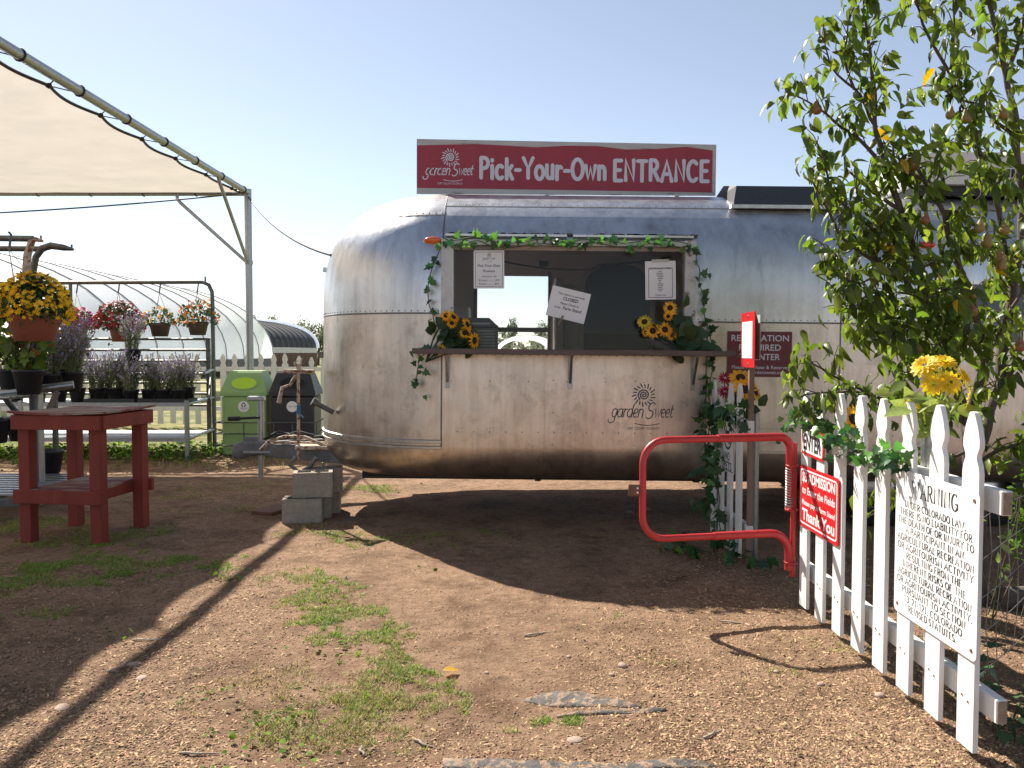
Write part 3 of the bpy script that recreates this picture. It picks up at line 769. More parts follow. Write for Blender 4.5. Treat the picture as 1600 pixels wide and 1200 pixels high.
# lights
def lens(name, a, z, mat, sx=.075, sy=.03):
    p, n, h, t = surf(a, z); Mx = frame(p, h, t)
    mb = MB(); mb.lathe([(1.0, 0), (1.0, .3), (.9, .6), (.6, .92), (.0, 1.0)], (0, 0, 0), 22)
    mb.v = [tuple(Mx @ Vector((x * sx, y * sy, z_ * .04))) for x, y, z_ in mb.v]
    b = MB(); b.lathe([(1.12, -.1), (1.12, .15), (.98, .2)], (0, 0, 0), 22); b.v = [tuple(Mx @ Vector((x * sx, y * sy, z_ * .04))) for x, y, z_ in b.v]
    o = mb.build(name, mat, troot); b.build('lamp_base', ALU_TRIM, o)
lens('marker_light', -.665, 2.335, AMBER); lens('marker_light', 3.32, 2.335, REDLENS)
# printed logo on the lower side
mb = MB(); logo(mb, frame((1.04, YC - HW - .0015, .93), (1, 0, 0), (0, 0, 1)), .50, .07); mb.build('logo_decal', LOGOINK, troot)
# service hatch, rear window, louvre
def hatch(x0, x1, z0, z1, mat, name, fr=.012):
    y = YC - HW
    o = MB().box((x0, y - .006, z0), (x1, y + .02, z1), None, .003).build(name, mat, troot)
    mb = MB()
    mb.box((x0 - fr, y - .010, z0 - fr), (x1 + fr, y + .01, z0)); mb.box((x0 - fr, y - .010, z1), (x1 + fr, y + .01, z1 + fr))
    mb.box((x0 - fr, y - .0095, z0), (x0, y + .01, z1)); mb.box((x1, y - .0095, z0), (x1 + fr, y + .01, z1))
    mb.build('hatch_frame', ALU_TRIM, o); return o
h1 = hatch(1.99, 2.44, .66, .855, ALU_LOW, 'service_hatch')
mb = MB(); mb.tube([(2.14, YC - HW - .004, .74), (2.14, YC - HW - .022, .74)], .016, 12); mb.build('hatch_latch', DARKSTEEL, h1)
w2 = hatch(3.42, 4.08, 1.56, 2.02, M('dark_tinted_glass', (.03, .033, .045), (.04, .043, .055), 3, .08), 'side_window', .03)
lv = hatch(4.18, 4.66, 1.16, 1.42, DARKSTEEL, 'refrigerator_vent', .014)
for k in range(6): MB().bar((4.20, YC - HW - .014, 1.19 + k * .042), (4.64, YC - HW - .014, 1.19 + k * .042), .018, .022).build('louvre', DARKSTEEL, lv)
# far-side window: frame, bar and panes
yb = YC + HW
mb = MB()
mb.box((BX0 - .03, yb - .11, BZ0 - .03), (BX0, yb + .012, BZ1 + .03)); mb.box((BX1, yb - .11, BZ0 - .03), (BX1 + .03, yb + .012, BZ1 + .03))
mb.box((BX0, yb - .10, BZ1 - .005), (BX1, yb + .01, BZ1 + .03)); mb.box((BX0, yb - .05, 1.665), (BX1, yb - .01, 1.715))
bw = mb.build('rear_window_frame', M('dark_window_frame', (.07, .06, .06), (.05, .045, .045), 9, .5), troot)
MB().box((BX0, yb - .034, BZ0), (BX1, yb - .030, 1.665)).build('rear_pane', GLASS, bw)
MB().box((BX0, yb - .034, 1.715), (BX1, yb - .030, BZ1 - .006)).build('rear_pane', GLASS, bw)
# inside: arched blind, door frame, cabinets, counter, cable
def arch_outline(x0, x1, z0, z1, r):
    c = (x0 + r, z1 - r); d = (x1 - r, z1 - r)
    return [(x0, z0), (x1, z0)] + [(d[0] + r * math.cos(R(a)), d[1] + r * math.sin(R(a))) for a in range(0, 91, 15)] + [(c[0] + r * math.cos(R(a)), c[1] + r * math.sin(R(a))) for a in range(90, 181, 15)]
Mi = frame((0, 8.50, 0), (1, 0, 0), (0, 0, 1))
fr = MB().prism(arch_outline(.70, 1.50, 1.0, 2.42, .30), -.02, Mi).build('arched_frame', M('arch_frame_paint', (.46, .39, .35), (.40, .34, .31), 8, .6), troot)
MB().prism(arch_outline(.75, 1.45, 1.66, 2.38, .26), .012, Mi).build('roller_blind', BLIND, fr)
MB().prism([(.75, 1.42), (1.45, 1.42), (1.45, 1.655), (.75, 1.655)], .010, Mi).build('dark_opening', DARK, fr)
mb = MB(); mb.tube([(.74, 8.47, 1.35), (.84, 8.45, 1.35)], .012, 8); mb.build('door_handle', ALU_TRIM, fr)
MB().box((.42, 8.0, .60), (.50, 8.52, 2.2)).build('partition', CABINET, troot); MB().box((.53, 8.25, .60), (.67, 8.52, 2.15)).build('partition', CABINET, troot)
MB().box((-1.4, 8.1, .60), (-.46, 8.66, 1.9)).build('wall_cupboard', LINER, troot)
MB().box((-.9, YC - 1.10, 1.34), (1.5, YC - .55, 1.40)).build('inner_counter', CABINET, troot)
MB().box((-.95, YC - .62, .60), (1.6, YC - .57, 1.34)).build('counter_front', CABINET, troot)
mb = MB(); mb.tube([(-.35 + 1.9 * t, 7.9, 2.40 - .55 * t * (1 - t) * (1 if t < .62 else .7)) for t in lin(0, 1, 24)], .010, 6); mb.build('hanging_cable', M('maroon_cable', (.07, .03, .035), (.06, .025, .03), 9, .6), troot)
MB().box((.26, 8.35, 2.34), (.36, 8.40, 2.40)).build('ceiling_box', DARK, troot)
# under the floor: chassis, axle, wheels
mb = MB()
for y in (YC - .45, YC + .45): mb.box((-1.35, y - .03, .30), (6.4, y + .03, .37))
for x in (.2, 1.6, 4.6): mb.box((x, YC - .62, .31), (x + .05, YC + .62, .365))
mb.build('chassis', DARK, troot)
for sy in (-1, 1):
    for x in (3.1, 3.95):
        y0 = YC + sy * .93
        mb = MB(); mb.lathe([(.20, -.10), (.31, -.10), (.345, -.06), (.345, .06), (.31, .10), (.20, .10)], (0, 0, 0), 28)
        mb.v = [(x + a, y0 + c, .335 + b) for a, b, c in mb.v]; wh = mb.build('wheel', DARK, troot)
        mb = MB(); mb.lathe([(.0, -.04), (.06, -.05), (.10, -.02), (.20, -.06), (.205, .06), (0, .06)], (0, 0, 0), 24)
        mb.v = [(x + a, y0 + c * -sy * -1, .335 + b) for a, b, c in mb.v]; mb.build('rim', ALU_TRIM, wh)
for x in (-.35, .12, .48):
    mb = MB(); mb.bar((x, YC + .32, .36), (x + .05, YC + .34, .22), .05, .02); mb.box((x - .02, YC + .26, .20), (x + .12, YC + .40, .222)); mb.build('stabiliser', DARK, troot)
# roof: smoked vent cover and air conditioner
mb = MB(); x0, x1 = 1.86, 2.73
mb.add([(x0 - .05, 6.66, 2.67), (x1 + .05, 6.66, 2.67), (x1 + .05, 7.32, 2.84), (x0 - .05, 7.32, 2.84), (x0, 6.76, 2.86), (x1, 6.76, 2.86), (x1 - .02, 7.25, 2.96), (x0 + .02, 7.25, 2.96)],
       [(0, 3, 2, 1), (4, 5, 6, 7), (0, 1, 5, 4), (1, 2, 6, 5), (2, 3, 7, 6), (3, 0, 4, 7)])
vo = mb.build('roof_vent', VENT, troot)
mb = MB(); mb.box((x0 - .07, 6.65, 2.655), (x1 + .07, 6.70, 2.685)); mb.build('vent_flange', ALU_TRIM, vo)
ac = MB(); out = [(3.45, 0), (4.75, 0), (4.80, .10), (4.72, .24), (4.55, .275), (3.62, .275), (3.42, .22), (3.38, .10)]
ac.prism(out, .72, frame((0, 7.30 + .36, 2.93), (1, 0, 0), (0, 0, 1)))
aco = ac.build('air_conditioner', ACWHITE, troot)
MB().box((3.5, 7.0, 2.84), (4.7, 7.6, 2.928)).build('mounting_base', DARK, aco)
for k in range(9): MB().box((4.10 + k * .045, 6.925, 2.99), (4.122 + k * .045, 6.937, 3.06)).build('grille_slot', DARK, aco)
# nose fittings
p, n, h, t = surf(XN - 1.62, 2.18); mb = MB(); mb.box((-.03, -.02, 0), (.03, .02, .03), frame(p, h, t)); mb.build('nose_clip', ALU_TRIM, troot)
p, n, h, t = surf(XN - 1.88, 1.40); mb = MB(); mb.tube([p, p + n * .05], .022, 10); mb.tube([p + n * .05 + Vector((0, 0, .03)), p + n * .05 - Vector((0, 0, .03))], .028, 10); mb.build('nose_lamp', DARKSTEEL, troot)
mb = MB(); mb.tube([(-1.55, 6.86, .91), (-1.70, 6.80, 1.0)], .022, 10); mb.tube([(-1.685, 6.806, .991), (-1.715, 6.794, 1.009)], .036, 12); mb.build('filler_pipe', DARKSTEEL, troot)
# tow hitch: A-frame, coupler, jack, rusty stand, chain
hx = -2.45
hb = MB()
for s in (-1, 1): hb.bar((-1.30, YC + s * .62, .50), (hx + .1, YC - .55 + .55 + s * .05, .50), .06, .13, (0, 0, 1), .006)
ht = hb.build('tow_frame', GREYPAINT, troot)
cpl = MB(); cpl.box((hx - .14, YC - .07, .44), (hx + .16, YC + .07, .57), None, .015); cpl.lathe([(.0, .10), (.06, .09), (.085, .04), (.085, -.04), (.06, -.05)], (hx - .15, YC, .46), 18); cpl.box((hx - .12, YC - .02, .57), (hx + .02, YC + .02, .61)); cpl.build('coupler', GREYPAINT, ht)
jk = MB(); jk.tube([(hx + .04, YC, .40), (hx + .04, YC, .93)], .031, 14); jk.tube([(hx + .04, YC, .93), (hx + .04, YC, 1.0)], .030, 12); jk.box((hx - .08, YC - .04, 0.955), (hx + .08, YC + .04, 1.0), None, .008); jk.box((hx - .09, YC - .12, .47), (hx + .17, YC + .12, .49)); jk.tube([(hx + .04, YC, .22), (hx + .04, YC, .42)], .024, 10)
jk = jk.build('tongue_jack', GALV, troot)
mb = MB(); mb.tube([(hx + .04, YC - .03, .80), (hx - .14, YC - .06, .79)], .012, 8); mb.tube([(hx - .14, YC - .06, .79), (hx - .25, YC - .06, .785)], .022, 10); mb.build('crank_handle', DARK, jk)
zx = -1.93; ys = YC - .45
mb = MB(); mb.tube([(zx, ys, .46), (zx, ys, 1.32)], .014, 8); mb.tube([(zx, ys, 1.26), (zx - .03, ys - .02, 1.33), (zx + .02, ys + .03, 1.37), (zx + .01, ys, 1.24)], .008, 6)
st = mb.build('rusty_stand', RUST, troot)
mb = MB(); mb.tube([(zx - .13, ys, 1.255), (zx + .14, ys, 1.25)], .021, 10); mb.build('wooden_grip', RUST, st)
mb = MB(); mb.tube([(zx - .02, ys - .01, 1.22), (zx - .07, ys - .02, 1.13), (zx - .14, ys - .02, 1.11), (zx - .17, ys - .02, .97)], [.018, .013, .014, .020], 8); mb.build('bent_crank', RUST, st)
mb = MB(); mb.tube([(zx, ys, .87), (zx, ys, .95)], .0175, 8); mb.tube([(zx + .01, ys - .01, .87), (zx + .05, ys - .03, .84)], .007, 6); mb.build('tape_wrap', BLUETAPE, st)
mb = MB(); mb.tube([(zx - .34, ys, .54), (zx - .27, ys, .62), (zx - .12, ys, .665), (zx + .06, ys, .66), (zx + .18, ys, .61), (zx + .30, ys, .56)], .016, 8); mb.build('spring_bar', RUST, ht)
mb = MB(); mb.box((zx - .02, ys - .05, .555), (zx + .4, ys + .3, .585)); mb.bar((zx - .3, ys + .25, .58), (zx + .35, ys + .1, .60), .04, .02); mb.build('hitch_plate', RUST, ht)
mb = MB(); mb.tube([(zx + .02, ys - .15, .50), (zx - .03, ys - .17, .43), (zx + .06, ys - .18, .37), (zx + .15, ys - .17, .42), (zx + .2, ys - .16, .50)], .018, 8); mb.build('shackle', DARKSTEEL, ht)
mb = MB(); mb.tube([(hx + .1, YC - .1, .60), (hx + .25, YC - .15, .68), (hx + .5, YC - .16, .62), (hx + .8, YC - .2, .66)], .011, 6); mb.tube([(hx + .2, YC - .1, .6), (hx + .45, YC - .2, .69), (hx + .7, YC - .12, .61)], .009, 6); mb.build('wiring', DARK, ht)
ch = None
for k in range(13):
    z = .44 - .033 * k; mb = MB(); x = -1.66 - .004 * k; y = YC - .66
    ax = (1, 0) if k % 2 else (0, 1)
    mb.tube([(x + ax[0] * .011 * math.cos(a), y + ax[1] * .011 * math.cos(a), z + .022 * math.sin(a)) for a in lin(0, 2 * math.pi, 8)], .0045, 5, False)
    mb.build('chain_link', DARKSTEEL, ht)

# ------------------------------------------------------------------ roof sign
sb = thing('roof_sign', 'long crimson Pick-Your-Own ENTRANCE board standing on the trailer roof', 'sign', (0.4, 7.40, 2.88))
yS = 7.40
pTL, pTR, pBR, pBL = pt(651, 217, yS), pt(1118, 226, yS), pt(1118, 306, yS), pt(651, 303, yS)
rt = (pBR - pBL).normalized(); up = Vector((-rt.z, 0, rt.x))
Wd = (pBR - pBL).length; Ms = frame(pBL, rt, up)
hl = (pTL - pBL).dot(up); hr = (pTR - pBL).dot(up)
bo = MB().prism([(0, 0), (Wd, 0), (Wd, hr), (0, hl)], -.02, Ms).build('backing_board', OLDWHITE, sb)
e = [(.004, .055), (Wd * .5, .045), (Wd - .035, .03), (Wd - .033, hr - .055)] + [(Wd * t, hl + (hr - hl) * t - .045 - .012 * math.sin(t * 19) - .008 * math.sin(t * 47)) for t in (.9, .8, .7, .6, .5, .4, .3, .2, .1)] + [(.004, hl - .06)]
rp = MB().prism(e, .004, Ms).build('crimson_panel', CRIMSON, sb)
Mt = Ms @ Matrix.Translation((0, 0, .0045))
mb = MB(); hh = .205
a = skel_text(mb, 'Pick-Your-Own', Mt, .182, 'plain', x0=.585, y0=.145, width=1.15, space=.20, bold=.19, align='L', jitter=.035)
mb.build('lettering', SIGNTEXT, rp); mb = MB()
skel_text(mb, 'ENTRANCE', Mt, .182, 'plain', x0=1.815, y0=.135, width=.865, space=.24, bold=.19, align='L', jitter=.04)
mb.build('lettering', SIGNTEXT, rp)
mb = MB(); logo(mb, Mt @ Matrix.Translation((.30, .175, 0)), .44, .085); mb.build('logo', SIGNTEXT, rp)
for x in (.3, 1.2, 2.4):
    q = Ms @ Vector((x, .02, -.035)); mb = MB(); mb.box((q.x - .02, yS + .022, 2.84), (q.x + .02, yS + .06, q.z + .3)); mb.build('sign_support', OLDWHITE, sb)

# ------------------------------------------------------------------ notices on the trailer
yw = fy + .027
def sheet(px, py, wd, ht, rot=0, y=yw):
    c = pt(px, py, y); r = Vector((math.cos(rot), 0, math.sin(rot))); u = Vector((-math.sin(rot), 0, math.cos(rot)))
    return frame(c, r, u)
def notice(name, label, Mx, wd, ht, cat='notice'):
    t_ = thing(name, label, cat, Mx.translation)
    o = MB().box((-wd / 2, -ht / 2, -.001), (wd / 2, ht / 2, .0012), Mx).build('paper_sheet', PAPER, t_)
    return t_, o
def border(mb, Mx, wd, ht, w_=.004):
    for q in (((-wd/2, -ht/2), (wd/2, -ht/2)), ((wd/2, -ht/2), (wd/2, ht/2)), ((wd/2, ht/2), (-wd/2, ht/2)), ((-wd/2, ht/2), (-wd/2, -ht/2))):
        ribbon(mb, q, lambda n: w_, .0014 + random.random() * .0003, Mx, False)
Mx = sheet(764, 421, 0, 0); Mt = Mx @ Matrix.Translation((0, 0, .0014))
t1, o1 = notice('paper_notice', 'white Pick-Your-Own Flowers sheet with grey border taped to serving window', Mx, .245, .305)
mb = MB(); logo(mb, Mt @ Matrix.Translation((0, .078, 0)), .10); border(mb, Mx, .215, .275, .003)
font_text(mb, 'Pick-Your-Own', Mt, .03, 0, .020, .02, width=.18); font_text(mb, 'Flowers', Mt, .03, 0, -.022, .02, width=.095)
font_text(mb, 'Admission  $5', Mt, .02, 0, -.062, .005, width=.12); font_text(mb, 'Bouquet ..........  $20', Mt, .02, 0, -.092, .005, width=.165); font_text(mb, 'Bucket ..........  $50', Mt, .02, 0, -.121, .005, width=.16)
mb.build('print', M('slate_print', (.10, .12, .16), (.08, .10, .13), 5, .5), o1)
rot = R(-13.5); Mx = sheet(888, 476, 0, 0, rot, yw - .004); Mt = Mx @ Matrix.Translation((0, 0, .0014))
t2, o2 = notice('paper_notice', 'tilted CLOSED sheet with clothes peg at its lower edge in serving window', Mx, .315, .245)
mb = MB(); font_text(mb, 'This station is currently', Mt, .026, .01, .066, .01, width=.22); font_text(mb, 'CLOSED', Mt, .036, .01, .028, .03, width=.125)
font_text(mb, 'Please Check-in', Mt, .026, .01, -.008, .01, width=.15); font_text(mb, 'in the', Mt, .026, -.08, -.046, .01, width=.05); font_text(mb, 'Farm Stand', Mt, .034, .04, -.046, .02, width=.15)
mb.build('print', INK, o2)
mb = MB(); mb.bar(Mx @ Vector((-.02, -.095, .008)), Mx @ Vector((-.045, -.185, .012)), .013, .012, (0, 1, 0), .002); mb.build('clothes_peg', STAKEWOOD, t2)
Mx = sheet(1032, 438, 0, 0, R(1)); Mt = Mx @ Matrix.Translation((0, 0, .0014))
t3, o3 = notice('paper_notice', 'white Not Permitted in Fields list with black border taped to serving window', Mx, .245, .308)
mb = MB(); border(mb, Mx @ Matrix.Translation((0, -.02, 0)), .19, .235, .004); font_text(mb, 'Not Permitted in Fields', Mt, .021, 0, .088, .02, width=.175)
for k, wd_ in enumerate((.03, .06, .06, .045, .045, .035, .025, .045, .045, .04, .045, .03)):
    for j in range(max(2, int(wd_ / .009))): ribbon(mb, [(-wd_ / 2 + .009 * j, .071 - .0142 * k), (-wd_ / 2 + .009 * j + .0065, .071 - .0142 * k + random.uniform(-.001, .001))], lambda n: .0065, .0003, Mt, False)
font_text(mb, 'Thank You', Mt, .021, 0, -.125, .01, width=.085); mb.build('print', INK, o3)
c = Mx @ Vector((0, .155, .002)); MB().box((-.07, -.012, -.0005), (.07, .012, .0016), frame(c, Mx.col[0].xyz, Mx.col[1].xyz)).build('tape', M('clear_tape', (.5, .48, .45), (.45, .43, .4), 9, .3), t3)
# reservation sign on the wall
Mx = frame(pt(1187, 553.5, YC - HW - .012) , Vector((1, 0, -TILT)), Vector((TILT, 0, 1)))
t4 = thing('reservation_sign', 'maroon RESERVATION REQUIRED TO ENTER sign fixed to the trailer side', 'sign', Mx.translation)
o4 = MB().box((-.256, -.182, -.004), (.256, .182, .004), Mx).build('sign_plate', MAROON, t4)
mb = MB(); Mt = Mx @ Matrix.Translation((0, 0, .0042))
font_text(mb, 'RESERVATION', Mt, .07, 0, .105, .012, width=.46); font_text(mb, 'REQUIRED', Mt, .07, 0, .03, .012, width=.335); font_text(mb, 'TO ENTER', Mt, .07, 0, -.045, .012, width=.325)
mb.build('lettering', SIGNTEXT, o4); mb = MB()
font_text(mb, 'Please Purchase & Reserve', Mt, .04, 0, -.118, .005, width=.445); font_text(mb, 'at www.gardensweet.com', Mt, .04, 0, -.158, .005, width=.415)
mb.build('lettering', SIGNTEXT, o4)
# black cooler seen inside on the counter
cx0, cx1, cy0, cy1 = -.48, -.12, 6.62, 6.98
t5 = thing('portable_cooler', 'black louvred box with sloped grey lid inside the serving window behind sunflowers', 'cooler', (-.3, 6.8, 1.40))
cb = MB().box((cx0, cy0, 1.402), (cx1, cy1, 1.655), None, .008).build('body', BLACKPOT, t5)
mb = MB(); mb.add([(cx0, cy0 - .005, 1.66), (cx1 + .01, cy0 - .005, 1.66), (cx1 + .01, cy1, 1.66), (cx0, cy1, 1.66), (cx0 + .02, cy0 + .03, 1.735), (cx1 - .07, cy0 + .03, 1.735), (cx1 - .07, cy1 - .03, 1.735), (cx0 + .02, cy1 - .03, 1.735)],
   [(0, 3, 2, 1), (4, 5, 6, 7), (0, 1, 5, 4), (1, 2, 6, 5), (2, 3, 7, 6), (3, 0, 4, 7)]); mb.build('lid', M('slate_plastic', (.055, .06, .075), (.045, .05, .06), 9, .5), t5)
for k in range(7): MB().box((cx0 + .19, cy0 - .006, 1.47 + k * .025), (cx1 - .02, cy0 + .002, 1.482 + k * .025)).build('louvre', DARKSTEEL, t5)
mb = MB(); mb.box((cx0 + .09, cy0 + .002, 1.675), (cx0 + .30, cy0 + .008, 1.695)); mb.build('name_plate', GREYINK, t5)

# ------------------------------------------------------------------ concrete blocks under the hitch
def block(a, b, c, label, yaw=0):
    mb = MB(); L_, D_, H_ = .33, .20, .215
    mb.box((0, 0, 0), (L_, D_, .002)); mb.v = []; mb.f = []; mb.sm = []
    tk = .035
    mb.box((0, 0, 0), (L_, tk, H_), None, .004); mb.box((0, D_ - tk, 0), (L_, D_, H_), None, .004)
    for x in (0, L_ / 2 - tk / 2, L_ - tk): mb.box((x + .0005, tk - .003, .001), (x + tk - .0005, D_ - tk + .003, H_ - .001))
    me = mb.mesh('concrete_block', CONC)
    o = link_obj('concrete_block', me, None, (a, b, c)); o.rotation_euler = (0, 0, R(yaw)); tag(o, label, 'block', 'concrete blocks carrying the tow hitch'); return o
g0 = gz(0, 6.8) - .01
block(-1.94, 6.66, g0, 'concrete block at the base of the stack, front one beside rusty plate', 8)
block(-1.91, 6.87, g0, 'concrete block at the base of the stack, middle row under shackle', 8)
block(-1.88, 7.08, g0, 'concrete block at the base of the stack, back row beside chain', 8)
block(-1.86, 6.72, g0 + .216, 'concrete block on top of the stack under the shackle', 12)
block(-1.82, 6.94, g0 + .216, 'concrete block on top of the stack under the tow frame', 12)
p = gp(424, 800); mb = MB(); mb.box((-.11, -.17, 0), (.11, .17, .035), Matrix.Translation((p.x, p.y, .0)) @ Matrix.Rotation(R(-20), 4, 'Z'), .004)
solo('steel_plate', mb, PLATE, 'rusty brown steel plate lying beside the concrete blocks', 'plate', (p.x, p.y, 0))

# ------------------------------------------------------------------ picket fences
def picket_mesh(name, h, wd=.09, th=.019):
    hw = wd / 2
    half = [(hw, 0), (hw, h - .215), (hw * .90, h - .19), (hw * .66, h - .165), (hw * .70, h - .150), (hw * .95, h - .125), (hw * .97, h - .10), (hw * .74, h - .055), (hw * .30, h - .004), (hw * .18, h)]
    out = half + [(-x, z) for x, z in reversed(half)]
    mb = MB(); mb.prism(out, th, Matrix.Rotation(R(90), 4, 'X'))     # local x = width, z = height, y = 0..-th
    return mb.mesh(name, WHITE)
PICK = picket_mesh('picket', 1.21, .104); PICKB = picket_mesh('picket', 1.28, .10)
def put_picket(par, me, x, y, z, yaw, lean=0, roll=0):
    o = bpy.data.objects.new('picket', me); COL.objects.link(o); o.parent = par
    o.matrix_basis = Matrix.Translation(Vector((x, y, z)) - ORG[par.name]) @ Matrix.Rotation(yaw, 4, 'Z') @ Matrix.Rotation(roll, 4, 'Y') @ Matrix.Rotation(lean, 4, 'X')
    return o
FX = 1.65
f1 = thing('picket_fence', 'white gothic picket fence holding the WARNING and admission signs', 'fence', (FX, 3.6, 0))
for i in range(8):
    put_picket(f1, PICK, FX + random.uniform(-.002, .002), 2.82 + .2285 * i, .03 + random.uniform(-.008, .008), R(-90), 0, random.uniform(-.008, .008))
for z0, z1 in ((.89, .975), (.165, .25)):
    mb = MB(); mb.box((FX + .0215, 2.70, z0), (FX + .06, 4.52, z1), None, .003); rl = mb.build('rail', WHITE, f1)
    MB().box((FX + .025, 2.697, z0 + .004), (FX + .056, 2.701, z1 - .004)).build('sawn_end', RAWEND, rl)
for i in range(8):
    for z in (.93, .205):
        for dy in (-.018, .02):
            MB().tube([(FX - .0185, 2.82 + .2285 * i + dy, z + dy * .3), (FX - .0215, 2.82 + .2285 * i + dy, z + dy * .3)], .0042, 6).build('nail', PLATE, f1)
for y in (3.25, 4.17):
    mb = MB(); mb.box((FX + .062, y - .02, -.03), (FX + .068, y + .02, 1.05)); mb.box((FX + .068, y - .02, -.03), (FX + .09, y - .015, 1.05)); mb.box((FX + .068, y + .015, -.03), (FX + .09, y + .02, 1.05)); mb.build('steel_post', GALV, f1)
f2 = thing('picket_fence', 'short shaded white picket panel by the trailer overgrown with ivy', 'fence', (1.6, 5.85, 0))
for i in range(4):
    put_picket(f2, PICK, 1.595, 5.53 + .232 * i, .02 + random.uniform(-.006, .006), R(-90), 0, random.uniform(-.01, .01))
for z0, z1 in ((.895, .98), (.17, .255)):
    mb = MB(); mb.box((1.6165, 5.42, z0), (1.655, 6.30, z1), None, .003); mb.build('rail', WHITE, f2)
mb = MB(); mb.tube([(1.70, 5.53, -.03), (1.70, 5.53, 1.02)], .024, 12); mb.build('steel_post', GALV, f2)
f3 = thing('picket_fence', 'long white picket fence in the background behind the bins and flower rack', 'fence', (-6.5, 14.5, gz(0, 14.5)))
gB = gz(0, 14.5)
for i in range(33):
    put_picket(f3, PICKB, -10.3 + .229 * i, 14.5, gB + .06 + random.uniform(-.012, .012) + (-.05 if i > 27 else 0), 0, 0, random.uniform(-.012, .012))
for z0, z1 in ((1.02, 1.10), (.30, .38)):
    for x0, x1 in ((-10.4, -6.2), (-6.19, -2.8)):
        mb = MB(); mb.box((x0, 14.502, gB + z0), (x1, 14.54, gB + z1)); mb.build('rail', WHITE, f3)
for x in (-9.6, -6.9, -4.2):
    mb = MB(); mb.box((x, 14.545, 0), (x + .09, 14.63, gB + 1.15)); mb.build('post', WHITE, f3)

# ------------------------------------------------------------------ red self-closing gate
gt = thing('swing_gate', 'red tubular swing gate with coil spring and latch plate', 'gate', (FX - .03, 4.54, 0))
hp = Vector((FX - .03, 4.54, 0)); fe = Vector((.72, 4.36, 0)); gd = (fe - hp).normalized()
def gpnt(s, z): return hp + gd * s + Vector((0, 0, z))
LG = (fe - hp).length; zt, zb, rc = .965, .415, .13
corner = lambda s0, z0, a0, a1: [gpnt(s0 + rc * math.cos(R(a)), z0 + rc * math.sin(R(a))) for a in lin(a0, a1, 7)]
mb = MB(); mb.tube([gpnt(LG * .48, zt)] + corner(LG - rc, zt - rc, 90, 0) + corner(LG - rc, zb + rc, 0, -90) + [gpnt(LG * .50, zb)], .0195, 12); mb.build('gate_loop', REDTUBE, gt)
mb = MB(); mb.tube([gpnt(LG * .52, zt + .002)] + [gpnt(.10 + rc * 0 - .07 * math.sin(R(a)), zt + .002 - .07 + .07 * math.cos(R(a))) for a in lin(0, 90, 6)] + [gpnt(.03, .62)], .0235, 12); mb.build('gate_arm', REDTUBE, gt)
mb = MB(); mb.tube([gpnt(LG * .54, zb)] + [gpnt(.15 - .12 * math.sin(R(a)), zb - .12 + .12 * math.cos(R(a))) for a in lin(0, 90, 6)] + [gpnt(.03, .20)], .0235, 12); mb.build('gate_arm', REDTUBE, gt)
mb = MB(); mb.tube([gpnt(0.005, .16), gpnt(0.005, .93)], .017, 10)
for z in (.80, .545, .24): mb.lathe([(.0, -.006), (.036, -.006), (.036, .006), (0, .006)], gpnt(.018, z), 14)
mb.build('hinge_post', REDTUBE, gt)
mb = MB(); mb.tube([gpnt(.034 + .021 * math.cos(a), .56 + .225 * a / (2 * math.pi * 15)) + Vector((0, .021 * math.sin(a), 0)) for a in lin(0, 2 * math.pi * 15, 150)], .0042, 5); mb.build('coil_spring', ALU_TRIM, gt)
q = gpnt(LG + .018, .69); mb = MB(); mb.box((q.x - .062, q.y - .006, q.z - .032), (q.x + .004, q.y + .006, q.z + .032), None, .004); lp = mb.build('latch_plate', PLATE, gt)
for dz in (-.012, .012): MB().tube([(q.x - .012, q.y - .0065, q.z + dz), (q.x - .012, q.y - .008, q.z + dz)], .006, 8).build('bolt_hole', SIGNWHITE, lp)

# ------------------------------------------------------------------ signs on the fences (faces look to -X)
def side_sign(y_far, y_near, z0, z1, x, dz=0.0):
    """frame with origin at the sign's centre; right runs toward the near end"""
    r = Vector((0, -(y_far - y_near), dz)).normalized(); u = r.cross(Vector((-1, 0, 0))) * -1
    u = Vector((-1, 0, 0)).cross(r)
    return frame((x, (y_far + y_near) / 2, (z0 + z1) / 2), r, u), y_far - y_near, z1 - z0
def rounded(wd, ht, r, n=4):
    o = []
    for cx, cy, a in ((wd/2 - r, -ht/2 + r, -90), (wd/2 - r, ht/2 - r, 0), (-wd/2 + r, ht/2 - r, 90), (-wd/2 + r, -ht/2 + r, 180)):
        o += [(cx + r * math.cos(R(a + 90 * k / n)), cy + r * math.sin(R(a + 90 * k / n))) for k in range(n + 1)]
    return o
def ring(mb, Mx, wd, ht, r, w_, z=.0004):
    o = [Vector(q) for q in rounded(wd, ht, r)]; ribbon(mb, o + [o[0]], lambda n: w_, z, Mx, False)
Mx, wd, ht = side_sign(3.345, 2.745, .36, .963, FX - .024)
ws = thing('warning_sign', 'large white WARNING liability sign screwed to the picket fence', 'sign', Mx.translation)
pl = MB().prism(rounded(wd, ht, .025), .003, Mx).build('sign_plate', SIGNWHITE, ws)
Mt = Mx @ Matrix.Translation((0, 0, .0031)); mb = MB()
skel_text(mb, 'WARNING', Mt, .062, 'serif', y0=.205, width=.33, space=.24, bold=.15, thin=.045)
